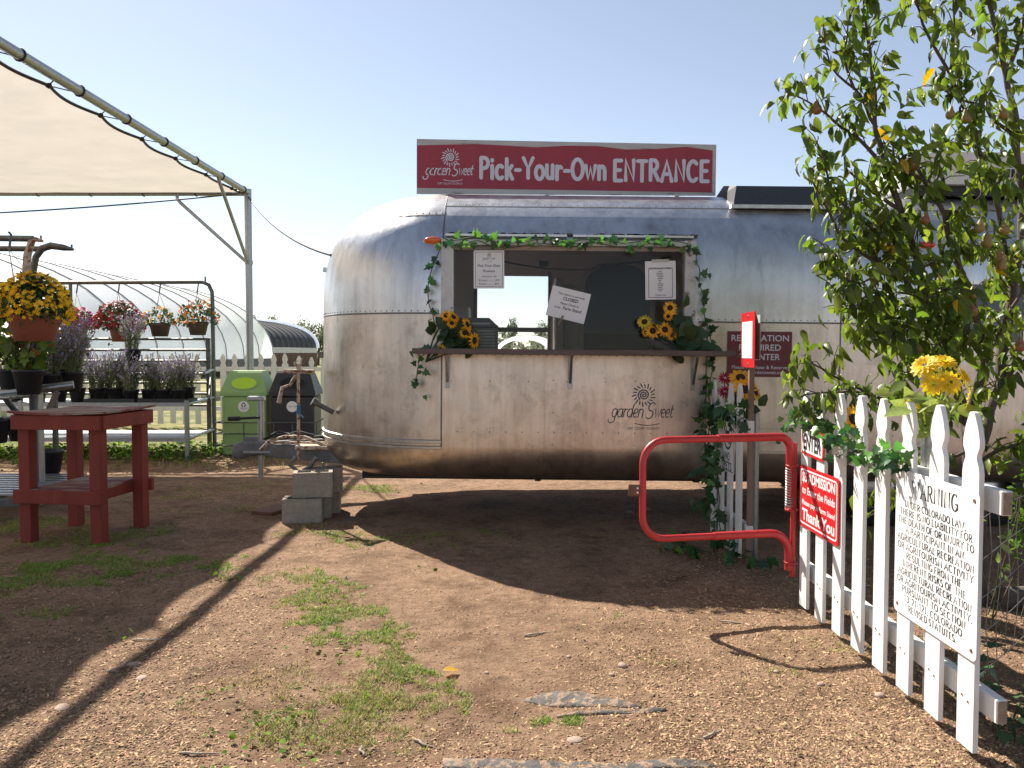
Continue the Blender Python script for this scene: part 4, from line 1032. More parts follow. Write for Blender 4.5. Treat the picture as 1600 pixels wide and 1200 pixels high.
for k, (ln, w_) in enumerate((('UNDER COLORADO LAW,', .44), ('THERE IS NO LIABILITY FOR', .52), ('THE DEATH OF OR INJURY TO', .545), ('A PARTICIPANT IN AN', .42), ('AGRICULTURAL RECREATION', .55), ('OR AGRITOURISM ACTIVITY', .545),
    ('RESULTING FROM THE', .40), ('INHERENT RISKS OF THE', .455), ('AGRICULTURAL RECREATION', .53), ('OR AGRITOURISM ACTIVITY,', .545), ('PURSUANT TO SECTION', .46), ('13-21-121, COLORADO', .42), ('REVISED STATUTES.', .35))):
    skel_text(mb, ln, Mt, .0258, 'serif', y0=.152 - .0355 * k, width=w_, space=.24, bold=.175, thin=.085)
mb.build('lettering', INK, pl)
for sx in (-1, 1):
    for sz in (-1, 1):
        q = Mx @ Vector((sx * (wd / 2 - .03), sz * (ht / 2 - .035), .003)); MB().tube([q, q + Vector((-.003, 0, 0))], .007, 8).build('screw', PLATE, pl)
Mx, wd, ht = side_sign(4.47, 3.93, .478, .82, FX - .024)
rs = thing('admission_sign', 'bright red $5 ADMISSION Thank You sign on the picket fence beside the gate', 'sign', Mx.translation)
pl = MB().prism(rounded(wd, ht, .02), .003, Mx).build('sign_plate', REDSIGN, rs)
Mt = Mx @ Matrix.Translation((0, 0, .0031)); mb = MB(); ring(mb, Mt, wd - .045, ht - .045, .02, .009)
font_text(mb, '$5 ADMISSION', Mt, .075, 0, .085, .03, width=.45); font_text(mb, 'to Enter the Fields', Mt, .056, 0, .018, .02, width=.45)
font_text(mb, 'Please pay in Farm Stand', Mt, .04, 0, -.045, .02, width=.45); font_text(mb, 'Thank You', Mt, .088, 0, -.128, .03, width=.445)
mb.build('lettering', SIGNWHITE, pl)
Mx, wd, ht = side_sign(4.445, 4.13, .88, 1.035, FX - .024, -.012)
es = thing('enter_sign', 'small red bordered ENTER sign half hidden by ivy on the picket fence', 'sign', Mx.translation)
pl = MB().prism(rounded(wd, ht, .02), .003, Mx).build('sign_plate', REDSIGN, es)
MB().prism(rounded(wd - .03, ht - .03, .014), .0012, Mx @ Matrix.Translation((0, 0, .0031))).build('white_panel', SIGNWHITE, pl)
mb = MB(); font_text(mb, 'ENTER', Mx @ Matrix.Translation((0, 0, .0045)), .12, 0, -.045, .035, width=.25); mb.build('lettering', INK, pl)
Mx, wd, ht = side_sign(5.93, 5.60, .575, .985, 1.595 - .024)
ns = thing('no_pets_sign', 'white NO PETS sign with crossed-out animal symbol on the ivy covered panel', 'sign', Mx.translation)
pl = MB().prism(rounded(wd, ht, .02), .003, Mx).build('sign_plate', SIGNWHITE, ns)
Mt = Mx @ Matrix.Translation((0, 0, .0031)); mb = MB(); ring(mb, Mt, wd - .03, ht - .03, .016, .006)
c = [(.105 * math.cos(a), .075 + .105 * math.sin(a)) for a in lin(0, 2 * math.pi, 24)]; ribbon(mb, c, lambda n: .018, .0004, Mt, False)
ribbon(mb, [(-.07, .145), (.07, .005)], lambda n: .016, .0007, Mt, False)
ribbon(mb, [(-.06, .02), (-.05, .085), (.03, .085), (.055, .13), (.075, .11)], lambda n: .026, .0009, Mt); ribbon(mb, [(.03, .085), (.035, .015)], lambda n: .022, .0011, Mt); ribbon(mb, [(-.05, .08), (-.085, .115)], lambda n: .012, .0013, Mt)
font_text(mb, 'NO', Mt, .085, 0, -.115, .02, width=.11); font_text(mb, 'PETS', Mt, .085, 0, -.185, .02, width=.20); mb.build('lettering', INK, pl)
# stake with notices
sk = thing('stake_sign', 'narrow red notice board with white sheets on a weathered wooden stake', 'sign', (1.64, 5.45, 0))
mb = MB(); mb.box((1.62, 5.43, -.04), (1.655, 5.465, 1.72), None, .003); mb.build('stake', STAKEWOOD, sk)
Mx, wd, ht = side_sign(5.60, 5.29, 1.345, 1.72, 1.612)
rb = MB().box((-wd/2, -ht/2, -.003), (wd/2, ht/2, .003), Mx).build('red_board', REDSIGN, sk)
for z in (.16, -.165): q = Mx @ Vector((0, z, .003)); MB().tube([q, q + Vector((-.004, 0, 0))], .008, 8).build('screw', ALU_TRIM, rb)
wsn = MB().box((-.13, -.125, .0035), (.11, .125, .005), Mx).build('white_sheet', PAPER, rb)
mb = MB()
for k, (z, w_) in enumerate(((.075, .15), (.03, .13), (-.015, .14), (-.06, .05))):
    for j in range(6): ribbon(mb, [(-w_ / 2 + w_ * j / 6, z + .006 * (j % 2)), (-w_ / 2 + w_ * (j + .7) / 6, z - .004 * (j % 3))], lambda n: .006, .0052, Mx, False)
mb.build('faint_print', M('pale_print', (.5, .5, .5), (.55, .55, .55), 4, .6), wsn)
mb = MB(); mb.box((1.660, 5.34, 1.40), (1.664, 5.60, 1.70), Matrix.Translation((0, 0, 0))); mb.build('back_sheet', M('pale_green_sheet', (.42, .55, .50), (.38, .5, .46), 4, .6), sk)

# ------------------------------------------------------------------ shade canopy
CX, CY, CZ = -4.11, 12.5, 3.93
cn = thing('shade_canopy', 'cream shade cloth laced to a galvanised pipe frame over the flower racks', 'canopy', (CX, CY, gz(CX, CY)))
mb = MB(); mb.tube([(CX, CY, 0), (CX, CY, CZ + .05)], .055, 14); mb.build('post', GALV, cn)
mb = MB(); mb.tube([(CX, 1.6, 0), (CX, 1.6, CZ + .05)], .055, 14); mb.build('post', GALV, cn)
mb = MB(); mb.tube([(-12.5, CY, 0), (-12.5, CY, CZ + .05)], .055, 14); mb.build('post', GALV, cn)
mb = MB(); mb.tube([(CX, CY, CZ), (CX, 1.6, CZ)], .048, 14); mb.build('rim_tube', GALV, cn)
mb = MB(); mb.tube([(CX, CY, CZ - .01), (-12.5, CY, CZ - .01)], .045, 14); mb.build('rim_tube', GALV, cn)
zk = pt(388, 410, CY).z; bx = pt(277, 313, CY).x
mb = MB(); mb.tube([(bx, CY, CZ - .03), (bx, CY, CZ - .10), (bx + .05, CY, CZ - .16), (CX - .05, CY, zk + .02), (CX, CY, zk)], .026, 10); mb.build('brace', GALV, cn)
mb = MB(); mb.tube([(CX, CY - 1.25, CZ - .03), (CX, CY - 1.2, CZ - .10), (CX, CY - .05, zk)], .026, 10); mb.build('brace', GALV, cn)
mb = MB(); mb.lathe([(.062, -.03), (.066, 0), (.062, .03)], (CX, CY, zk), 14); mb.build('clamp', GALV, cn)
# cloth: scalloped edge hung inside the right tube
ties = [1.9 + .92 * k for k in range(12)]
ties = [t for t in ties if t < CY - .25]
def edge_in(y):
    k = (y - ties[0]) / .92; fr_ = k - math.floor(k); taper = min(1.0, (CY - y) / 2.2)
    return CX - (.07 + .08 * taper + .085 * taper * math.sin(math.pi * fr_) ** 1.0)
ysl = lin(1.75, CY - .16, 110); V = []; nxs = 26
for y in ysl:
    x1 = edge_in(y); x0 = -12.2
    for k in range(nxs + 1):
        t = (k / nxs) ** 1.0; x = x1 + (x0 - x1) * t
        s1 = math.sin(math.pi * min(1, (x1 - x) / 7.9)); s2 = math.sin(math.pi * (y - 1.7) / (CY - 1.8))
        z = CZ - .03 - .30 * s1 * s2 + .012 * noise.noise((x * 1.4, y * 1.4, 3))
        V.append((x, y, z))
ii = [(j * (nxs + 1) + k, j * (nxs + 1) + k + 1, (j + 1) * (nxs + 1) + k + 1, (j + 1) * (nxs + 1) + k) for j in range(len(ysl) - 1) for k in range(nxs)]
o = link_obj('shade_cloth', mesh_np('shade_cloth', np.array(V) - np.array(ORG[cn.name]), ii, CANVAS, True), cn); ORG[o.name] = ORG[cn.name].copy()
mb = MB(); mb.tube([(edge_in(y) + .01, y, CZ - .035) for y in ysl], .016, 6); mb.build('edge_rope', ROPE, cn)
mb = MB(); mb.tube([(x, CY - .16, CZ - .035) for x in lin(CX - .2, -12.2, 20)], .010, 6); mb.build('edge_rope', ROPE, cn)
for y in ties:
    taper = min(1.0, (CY - y) / 2.2); xe = edge_in(y)
    mb = MB()
    mb.tube([(CX + .052 * math.cos(a), y + .25, CZ + .052 * math.sin(a)) for a in lin(0, 2 * math.pi, 12)], .009, 5, False)
    mb.tube([(CX - .05, y + .25, CZ - .01), (xe, y, CZ - .035)], .006, 5); mb.tube([(CX - .03, y - .05, CZ + .03), (xe, y, CZ - .035)], .006, 5)
    mb.lathe([(.0, -.03), (.028, -.015), (.028, .015), (0, .03)], (xe + .005, y, CZ - .035), 8)
    mb.build('lacing_tie', ROPE, cn)
for k in range(9):
    x = CX - .8 - .82 * k; mb = MB()
    mb.tube([(x + .02 * math.cos(a) * .4, CY + .05 * math.cos(a), CZ - .01 + .05 * math.sin(a)) for a in lin(0, 2 * math.pi, 10)], .008, 5, False); mb.tube([(x, CY - .04, CZ), (x + .12, CY - .16, CZ - .03)], .006, 5); mb.build('lacing_tie', ROPE, cn)
a_ = Vector((CX, CY, CZ - .06)); b_ = TW((XN - .80, 6.9, 2.40))
b_ = TW(surf(XN - 1.45, 2.30)[0])
mb = MB(); mb.tube([a_.lerp(b_, t) - Vector((0, 0, .28 * 4 * t * (1 - t) * .5)) for t in lin(0, 1, 20)], .013, 6)
solo('power_cable', mb, ROPE, 'dark cable slung from the canopy corner to the trailer nose', 'cable', a_)
c_ = pt(0, 341, CY - .2) + Vector((-2.2, 0, .1))
mb = MB(); mb.tube([(Vector((CX - .1, CY - .2, CZ - .06))).lerp(c_, t) - Vector((0, 0, .26 * t * (1.35 - t))) for t in lin(0, 1, 24)], .012, 6)
solo('power_cable', mb, ROPE, 'dark cable sagging under the canopy above the flower rack', 'cable', (CX - .1, CY - .2, CZ - .06))

# ------------------------------------------------------------------ recycling and litter bins
def bin_(px, Yb, mat, flap, label, text, yaw):
    base = Vector(((px - 800) / F * Yb, Yb, gz(0, Yb)))
    t_ = thing('recycling_bin' if flap is BINLIME else 'litter_bin', label, 'bin', base)
    Mb = Matrix.Translation(base) @ Matrix.Rotation(R(yaw), 4, 'Z')
    Wb, Db, Hb, Ht = .62, .58, .82, 1.16
    mb = MB(); mb.box((-Wb/2 + .02, 0, .02), (Wb/2 - .02, Db, Hb), Mb, .02); body = mb.build('body', mat, t_)
    mb = MB(); mb.box((-Wb/2 + .055, -.006, .10), (Wb/2 - .055, .01, Hb - .06), Mb, .004); mb.build('front_panel', mat, body)
    mb = MB(); prof = [(-.012, Hb + .004), (-.012, Hb + .05), (.10, Ht - .03), (.13, Ht), (Db - .13, Ht), (Db - .10, Ht - .03), (Db + .012, Hb + .05), (Db + .012, Hb + .004)]
    vs = []
    for i, (y, z) in enumerate(prof):
        k = max(0, (z - Hb - .05) / (Ht - Hb)); xx = Wb / 2 - .11 * k
        vs += [Mb @ Vector((-xx, y, z)), Mb @ Vector((xx, y, z))]
    fs = [(2 * i, 2 * i + 1, 2 * i + 3, 2 * i + 2) for i in range(7)] + [(14, 15, 1, 0), tuple(range(0, 16, 2)), tuple(range(15, 0, -2))]
    lid = mb.add(vs, fs).build('lid', mat, t_)
    d = Vector((0, .112, Ht - .03 - Hb - .05)).normalized(); c = Vector((0, .040, Hb + .05 + (Ht - .08 - Hb) * .47))
    Mo = Mb @ frame(c, (1, 0, 0), d)
    el = lambda a, b, n=28: [(a * math.cos(2 * math.pi * k / n), b * math.sin(2 * math.pi * k / n)) for k in range(n)]
    mb = MB(); mb.prism(el(.185, .098), .008, Mo); rim = mb.build('opening_rim', mat, lid)
    mb = MB(); mb.prism(el(.165, .082), .010, Mo); mb.build('opening', flap, rim)
    Ml = Mb @ frame((0, -.0065, Hb - .14), (1, 0, 0), (0, 0, 1)); mb = MB(); mb.prism(el(.074, .074), .002, Ml); stk = mb.build('round_sticker', SIGNWHITE, body)
    mb = MB(); Mt = Ml @ Matrix.Translation((0, 0, .0022))
    if flap is BINLIME:
        for k in range(3):
            a = R(90 + 120 * k); p0 = Vector((.028 * math.cos(a + .7), .024 + .028 * math.sin(a + .7))); p1 = Vector((.028 * math.cos(a - .7), .024 + .028 * math.sin(a - .7)))
            ribbon(mb, [p0, p1], lambda n: .015, .0002 + k * .0002, Mt, False)
        font_text(mb, 'recycling', Mt, .028, 0, -.028, 0, width=.09); font_text(mb, 'only', Mt, .026, 0, -.052, 0, width=.04)
    else: font_text(mb, text, Mt, .03, 0, -.006, 0, width=.105)
    mb.build('print', INK, stk)
    return t_
bin_(380, 10.75, BINGREEN, BINLIME, 'sage green recycling bin with lime oval opening', 'recycling', 4)
bin_(456, 10.75, BINBLACK, BINHOLE, 'black litter bin with dark oval opening beside green bin', 'trash only', 4)
wc = thing('wire_rack', 'thin grey wire corral around the feet of the two bins', 'rack', (-3.3, 10.7, gz(0, 10.7)))
gb = gz(0, 10.7)
for z in (.32, .16, .47):
    mb = MB(); mb.tube([(-3.99, 11.5, gb + z), (-3.99, 10.66, gb + z), (-2.62, 10.66, gb + z), (-2.55, 11.5, gb + z + .1)], .010, 6); mb.build('wire', DARKSTEEL, wc)
for x in (-3.99, -3.6, -3.2, -2.95, -2.62):
    mb = MB(); mb.tube([(x, 10.66, gb), (x, 10.66, gb + .47)], .009, 6); mb.build('wire', DARKSTEEL, wc)

# ------------------------------------------------------------------ red plant stand
A = [gp(50, 846), gp(160, 847), gp(206, 826), gp(107, 821)]
tb = thing('plant_stand', 'dark red wooden stand with worn top and lower shelf', 'table', (A[0] + A[2]) / 2)
cxy = (A[0] + A[1] + A[2] + A[3]) / 4
rx = ((A[1] - A[0]) + (A[2] - A[3])); rx.z = 0; rx.normalize(); ry = Vector((-rx.y, rx.x, 0))
Mtb = Matrix(((rx.x, ry.x, 0, cxy.x), (rx.y, ry.y, 0, cxy.y), (0, 0, 1, 0), (0, 0, 0, 1)))
hx_, hy_ = .29, .27
for sx in (-1, 1):
    for sy in (-1, 1):
        mb = MB(); mb.box((sx * hx_ - .045, sy * hy_ - .045, -.01), (sx * hx_ + .045, sy * hy_ + .045, .965), Mtb, .003); mb.build('leg', REDWOOD, tb)
for z0, z1, ex in ((.865, .975, .07), (.305, .405, .066)):
    mb = MB(); mb.box((-hx_ - ex, -hy_ - .085, z0), (hx_ + ex, -hy_ - .047, z1), Mtb, .003); mb.build('apron_board', REDWOOD, tb)
    mb = MB(); mb.box((-hx_ - ex, hy_ + .047, z0), (hx_ + ex, hy_ + .085, z1), Mtb, .003); mb.build('apron_board', REDWOOD, tb)
    if z0 > .5:
        for sx in (-1, 1):
            mb = MB(); x0 = sx * (hx_ + .048); mb.box((min(x0, x0 + sx * .036), -hy_ - .046, z0 + .002), (max(x0, x0 + sx * .036), hy_ + .046, z1 - .002), Mtb, .003); mb.build('apron_board', REDWOOD, tb)
    else:
        for sx in (-1, 1):
            mb = MB(); x0 = sx * (hx_ - .047); mb.box((min(x0, x0 - sx * .03), -hy_ - .046, z0), (max(x0, x0 - sx * .03), hy_ + .046, z1), Mtb, .003); mb.build('apron_board', REDWOOD, tb)
vs = []; fs = []; nn = 14
for zi, z in enumerate((.978, .993)):
    for j in range(nn + 1):
        for i in range(nn + 1):
            x = -hx_ - .085 + (2 * hx_ + .17) * i / nn; y = -hy_ - .10 + (2 * hy_ + .20) * j / nn
            wv = .010 * noise.noise((x * 4, y * 4, 1)) + (.012 * abs(i / nn - .5) ** 2 * 4 if j < 2 or i > nn - 2 else 0)
            vs.append(Mtb @ Vector((x, y, z + wv)))
q = (nn + 1)
for j in range(nn):
    for i in range(nn):
        b = q * q; fs += [(b + j*q+i, b + j*q+i+1, b + (j+1)*q+i+1, b + (j+1)*q+i), (j*q+i, (j+1)*q+i, (j+1)*q+i+1, j*q+i+1)]
for i in range(nn):
    for a, b2 in ((i, i + 1), ((nn)*q + i + 1, nn*q + i), ((i + 1) * q, i * q), (i * q + nn, (i + 1) * q + nn)): fs.append((a, b2, b2 + q*q, a + q*q))
MB().add(vs, fs).build('table_top', REDTOP, tb)
mb = MB(); mb.box((-hx_ + .046, -hy_ - .046, .385), (hx_ - .046, hy_ + .046, .41), Mtb, .002); mb.build('lower_shelf', REDTOP, tb)

# ------------------------------------------------------------------ flower racks
r1 = thing('flower_rack', 'tall galvanised rack with hanging rod and shelves of sage plants', 'rack', (-6.5, 11, gz(0, 11)))
yr, yf = 11.5, 10.35; gr = gz(0, 11)
xr = pt(334, 600, yr).x; xf = pt(292, 650, yf).x; xl = -9.8
ztop = pt(300, 443, yr).z
mb = MB(); mb.tube([(xl, yr, ztop), (xr - .14, yr, ztop + .02), (xr - .05, yr, ztop - .02), (xr - .005, yr, ztop - .12), (xr, yr, ztop - .3), (xr, yr, gr - .02)], .028, 10); mb.build('hanging_rod', DARKSTEEL, r1)
mb = MB(); mb.tube([(xr - .10, yr, ztop + .02), (xr - .10, yr, ztop + .10)], .012, 6); mb.build('pin', DARKSTEEL, r1)
mb = MB(); mb.box((xr - .10, yr - .02, gr), (xr - .045, yr + .02, pt(327, 530, yr).z)); mb.build('upright', DARKSTEEL, r1)
for y in (530, 547, 564, 584, 598, 615, 633):
    z = pt(300, y, yr).z; mb = MB(); mb.tube([(xl, yr - .03, z), (xr - .03, yr - .03, z)], .017, 8); mb.build('cross_bar', DARKSTEEL, r1)
for x in (xf, -6.4, -8.4):
    mb = MB(); mb.box((x - .025, yf - .02, gr - .02), (x + .025, yf + .02, pt(292, 626, yf).z)); mb.build('front_leg', GALV, r1)
for x in (-6.35, -8.3):
    mb = MB(); mb.tube([(x, yr, gr), (x, yr, ztop)], .024, 8); mb.build('upright', DARKSTEEL, r1)
z1 = pt(292, 632, yf).z; z2 = pt(292, 687, yf).z
for z in (z1, z2):
    mb = MB(); mb.bar((xl, yf, z), (xf, yf, z), .03, .05); mb.build('shelf_rail', GALV, r1)
    mb = MB(); mb.tube([(xf, yf, z), (xr, yr, z + .03)], .02, 8); mb.build('side_arm', GALV, r1)
    for k in range(11):
        y = yf + .06 + k * .10; mb = MB(); mb.bar((xl, y, z + .012), (xf - .02 + (xr - xf) * (y - yf) / (yr - yf), y, z + .012), .062, .008, (0, 0, 1)); mb.build('shelf_slat', GALV, r1)
mb = MB(); mb.tube([(xf + .04, yf + .5, 1.16), (xr, yr, 1.20)], .02, 8); mb.build('side_arm', GALV, r1)
mb = MB(); mb.tube([(xr, yr - .1, 1.16), (xf + .12, yf + .45, z1 + .04)], .016, 8); mb.build('side_arm', DARKSTEEL, r1)

r2 = thing('flower_rack', 'low galvanised bench rack with post and curved hanging arms by red stand', 'rack', (-5, 7.4, 0))
px_ = pt(56, 600, 7.5)
mb = MB(); x = px_.x
mb.box((x - .045, 7.46, -.02), (x - .035, 7.54, 1.62)); mb.box((x - .035, 7.53, -.02), (x + .035, 7.54, 1.62)); mb.box((x + .035, 7.46, -.02), (x + .045, 7.54, 1.62)); mb.build('channel_post', GALV, r2)
a1 = pt(-60, 622, 7.1); a2 = pt(115, 601, 7.42)
mb = MB(); mb.tube([a1, a2], .038, 12); mb.build('cross_tube', GALV, r2)
for p0, p1 in ((pt(8, 622, 7.25), pt(44, 668, 7.5)), (pt(90, 612, 7.4), pt(66, 660, 7.5))):
    mb = MB(); mb.bar(p0, p1, .05, .02, (0, 1, 0)); mb.build('strut', GALV, r2)
for pts_, r_ in (([pt(-90, 371, 7.2), pt(42, 373, 7.2), pt(52, 373, 7.2)], .028), ([pt(-90, 388, 7.5), pt(70, 389, 7.5)], .026)):
    mb = MB(); mb.tube(pts_, r_, 10); mb.build('overhead_bar', DARKSTEEL, r2)
mb = MB(); mb.tube([pt(40, 560, 7.2), pt(40, 440, 7.2), pt(43, 398, 7.2), pt(50, 376, 7.2), pt(56, 374, 7.2), pt(67, 377, 7.2)], [.034, .034, .034, .03, .022, .012], 10); mb.tube([pt(64, 378, 7.2), pt(64, 368, 7.2)], .008, 6); mb.build('curved_arm', RUST, r2)
mb = MB(); mb.tube([pt(50, 560, 7.5), pt(51, 430, 7.5), pt(56, 402, 7.5), pt(66, 388, 7.5), pt(80, 384, 7.5), pt(100, 387, 7.5), pt(115, 390, 7.5)], [.03, .03, .03, .032, .034, .03, .012], 10); mb.tube([pt(112, 391, 7.5), pt(112, 382, 7.5)], .009, 6); mb.build('curved_arm', DARKSTEEL, r2)
xq = pt(60, 600, 7.5).x
for z, n, xe in ((.22, 10, -4.15), (.60, 6, -4.85), (1.06, 7, -4.35)):
    for k in range(n):
        y = 6.85 + k * .125; mb = MB(); mb.bar((-7.2, y, z), (xe - .04 * k * .4, y, z), .06, .014, (0, 0, 1)); mb.build('bench_slat', GALV, r2)
    for x in (xe - .35, -6.6):
        mb = MB(); mb.bar((x, 6.8, z - .03), (x, 6.85 + n * .125, z - .03), .04, .04); mb.build('bench_bearer', DARKSTEEL, r2)
for x in (-4.6, -6.7):
    for y in (6.86, 8.0): mb = MB(); mb.box((x - .02, y - .02, -.02), (x + .02, y + .02, 1.0)); mb.build('bench_leg', DARKSTEEL, r2)
mb = MB(); mb.bar((-4.16, 6.78, .17), (-7.2, 6.3, .10), .06, .06); mb.build('front_rail', DARKSTEEL, r2)

# ------------------------------------------------------------------ ivy garlands
ivy_me = mesh_np('ivy_leaf', *IVYT, IVY, True); ivy_me2 = mesh_np('ivy_leaf', *IVYT, IVYLIGHT, True)
def resample(P, step):
    out = [P[0].copy()]; acc = 0
    for a, b in zip(P, P[1:]):
        L_ = (b - a).length; t = step - acc
        while t < L_: out.append(a.lerp(b, t / L_)); t += step
        acc = L_ - (t - step)
    return out
def garland(label, paths, step, size, out=Vector((0, -1, .2)), light=.25, spread=.05, group=None, stem_r=.004, dens=(1, 2, 2, 3)):
    t_ = thing('ivy_garland', label, 'ivy', paths[0][0], group)
    mats, mats2 = [], []
    for P in paths:
        fine = resample(P, .04)
        wob = [p + Vector((noise.noise(p * 9), noise.noise(p * 9 + Vector((5, 0, 0))), noise.noise(p * 9 + Vector((0, 7, 0))))) * .018 for p in fine]
        if len(wob) > 1: MB().tube(wob, stem_r, 5).build('vine', STEM, t_)
        for p in resample(P, step):
            for _ in range(random.choice(dens)):
                q = p + rvec(spread * .55) + out * random.uniform(.0, spread * .6)
                d = Vector((random.gauss(0, .8), random.gauss(0, .3), random.gauss(-.35, .7))) + out * .35
                up = out + rvec(.45)
                s = size * random.uniform(.6, 1.2)
                (mats2 if random.random() < light else mats).append(orient(q, d, up, s))
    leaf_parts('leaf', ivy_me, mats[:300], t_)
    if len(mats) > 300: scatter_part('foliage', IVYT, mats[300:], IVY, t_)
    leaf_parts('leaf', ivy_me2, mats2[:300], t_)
    return t_
yg = YC - HW - .06
top = [pt(x, y, yg + .03) for x, y in ((692, 378), (705, 383), (740, 376), (790, 388), (840, 380), (890, 384), (930, 378), (975, 387), (1020, 380), (1060, 384), (1086, 390))]
left = [pt(x, y, yg) for x, y in ((690, 384), (674, 420), (668, 455), (672, 480), (676, 500), (682, 512))]
left2 = [pt(x, y, yg - .05) for x, y in ((672, 545), (655, 560), (652, 590), (648, 615))]
right = [pt(x, y, yg) for x, y in ((1086, 390), (1092, 420), (1090, 440), (1100, 465), (1098, 490), (1108, 520), (1118, 545), (1112, 580), (1106, 620), (1110, 650))]
garland('ivy garland draped around the serving window of the trailer', [top, left, left2, right], .055, .072, light=.15, spread=.042, dens=(1, 1, 1, 2))
lt = thing('ivy_garland', 'bright sunlit ivy sprigs along the top edge of the serving window', 'ivy', top[0])  # sunlight painted in: every leaf here takes the brighter ivy colour
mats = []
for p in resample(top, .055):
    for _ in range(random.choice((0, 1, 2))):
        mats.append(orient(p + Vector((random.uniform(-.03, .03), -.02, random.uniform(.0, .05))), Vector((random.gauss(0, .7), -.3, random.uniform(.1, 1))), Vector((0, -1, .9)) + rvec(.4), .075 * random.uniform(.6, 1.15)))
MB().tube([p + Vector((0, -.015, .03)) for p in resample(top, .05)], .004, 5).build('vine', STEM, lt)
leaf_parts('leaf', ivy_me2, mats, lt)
ov = Vector((-1, -.4, .2))
fence_top = [Vector((1.58, y, z)) for y, z in ((6.25, 1.0), (6.0, .98), (5.8, 1.02), (5.6, .97), (5.42, 1.0))]
drops = [[Vector((1.56, 5.95, 1.0)), Vector((1.53, 5.9, .8)), Vector((1.5, 5.86, .6)), Vector((1.52, 5.8, .4)), Vector((1.50, 5.72, .2)), Vector((1.48, 5.6, .05))],
         [Vector((1.56, 6.2, 1.0)), Vector((1.52, 6.15, .7)), Vector((1.54, 6.1, .45)), Vector((1.45, 6.0, .2))],
         [Vector((1.50, 5.6, .06)), Vector((1.58, 5.4, .05)), Vector((1.68, 5.2, .05)), Vector((1.74, 5.15, .12))],
         [Vector((1.3, 5.95, .05)), Vector((1.15, 5.75, .06)), Vector((1.4, 5.5, .05))], [pt(1106, 600, 6.25), pt(1112, 660, 6.2), pt(1125, 720, 6.1), pt(1130, 770, 6.0)]]
garland('ivy trailing over the short picket panel and onto the ground', [fence_top, fence_top] + drops, .05, .085, ov, light=.06, spread=.075)
near_top = [Vector((FX - .03, y, z)) for y, z in ((4.62, 1.04), (4.52, 1.05), (4.4, 1.12), (4.25, 1.11), (4.1, 1.06), (3.95, .985), (3.8, 1.03), (3.65, .99), (3.5, .97), (3.35, 1.0), (3.2, .98))]
garland('small leaved ivy strung along the picket fence above ENTER sign', [near_top, [p + Vector((-.03, .02, .02)) for p in near_top[3:]]], .028, .05, Vector((-1, -.5, .4)), light=.4, spread=.05)

# ------------------------------------------------------------------ sunflowers
pet = leaf_template(1, .36, .2, .25, ((0, .45), (.35, 1), (.75, .7), (1, 0)))
pv, pf = pet
def head_mats(n1=15, n2=13, R0=.34):
    out = []
    for ring_, n, tilt in ((0, n1, .25), (1, n2, .6)):
        for k in range(n):
            a = 2 * math.pi * (k + .5 * ring_) / n + random.uniform(-.08, .08)
            d = Vector((math.cos(a), math.sin(a), tilt * .5 + random.uniform(-.12, .12)))
            out.append(orient(Vector((math.cos(a) * R0, math.sin(a) * R0, -.02 + .03 * ring_)), d, (0, 0, 1), random.uniform(.58, .74)))
    return out
V, Fc = scatter(pet, head_mats()); HEAD = mesh_np('petals', V, Fc, PETAL, True); HEADP = mesh_np('petals', V, Fc, PALEPETAL, True)
m_ = []
for ring_ in range(4):
    for k in range(14 - ring_ * 2):
        a = 2 * math.pi * k / (14 - ring_ * 2) + ring_ * .3
        m_.append(orient(Vector((math.cos(a), math.sin(a), ring_ * .35)) * (.34 - .07 * ring_), Vector((math.cos(a), math.sin(a), .15 + .35 * ring_)), (0, 0, 1), .66 - .09 * ring_))
petw = leaf_template(1, .52, .25, .3, ((0, .45), (.35, 1), (.75, .8), (1, .15)))
V, Fc = scatter(petw, m_); HEADD = mesh_np('petals', V, Fc, PALEPETAL, True)
dm = MB(); dm.lathe([(.40, -.02), (.40, .06), (.30, .12), (.15, .10), (.0, .08)], (0, 0, 0), 18); DISCM = dm.mesh('disc', DISC)
lf_me = mesh_np('leaf', *LEAFB, BLOOMLEAF, True); lf_pale = mesh_np('leaf', *LEAFB, PALELEAF, True)
def flower(par, p, n, r, me=None, disc=True):
    off = -ORG[par.name]
    q = Vector(n).normalized().to_track_quat('Z', 'Y').to_matrix().to_4x4()
    o = bpy.data.objects.new('flower_head', me or HEAD); COL.objects.link(o); o.parent = par
    o.matrix_basis = Matrix.Translation(Vector(p) + off) @ q @ Matrix.Rotation(random.uniform(0, 6), 4, 'Z') @ Matrix.Scale(r, 4)
    if disc:
        d = bpy.data.objects.new('disc', DISCM); COL.objects.link(d); d.parent = o
def bouquet(label, base, heads, leaves, stems_to, pale=None, lsize=.11, leafme=None):
    t_ = thing('sunflower_bouquet', label, 'flowers', base)
    mb = MB()
    for i, (p, n, r, *me) in enumerate(heads):
        flower(t_, p, n, r, *(me or ())); mb.tube([Vector(base), (Vector(base) + Vector(p)) / 2 + rvec(.012), Vector(p) - Vector(n).normalized() * .02], .0055, 6)
    mb.build('stems', BLOOMLEAF if leafme is None else PALELEAF, t_)
    leaf_parts('leaf', leafme or lf_me, leaves, t_); return t_
yb_ = YC - HW - .12
def H(px, py, y, n, r, *a): return (pt(px, py, y), Vector(n), r, *a)
base = pt(665, 566, yb_)
lv = [orient(pt(random.gauss(708, 18), random.gauss(528, 14), yb_ + random.uniform(-.03, .05)), Vector((random.gauss(.1, .8), random.gauss(-.3, .3), random.gauss(.2, .8))), Vector((0, -1, .5)) + rvec(.4), random.uniform(.07, .12)) for _ in range(46)]
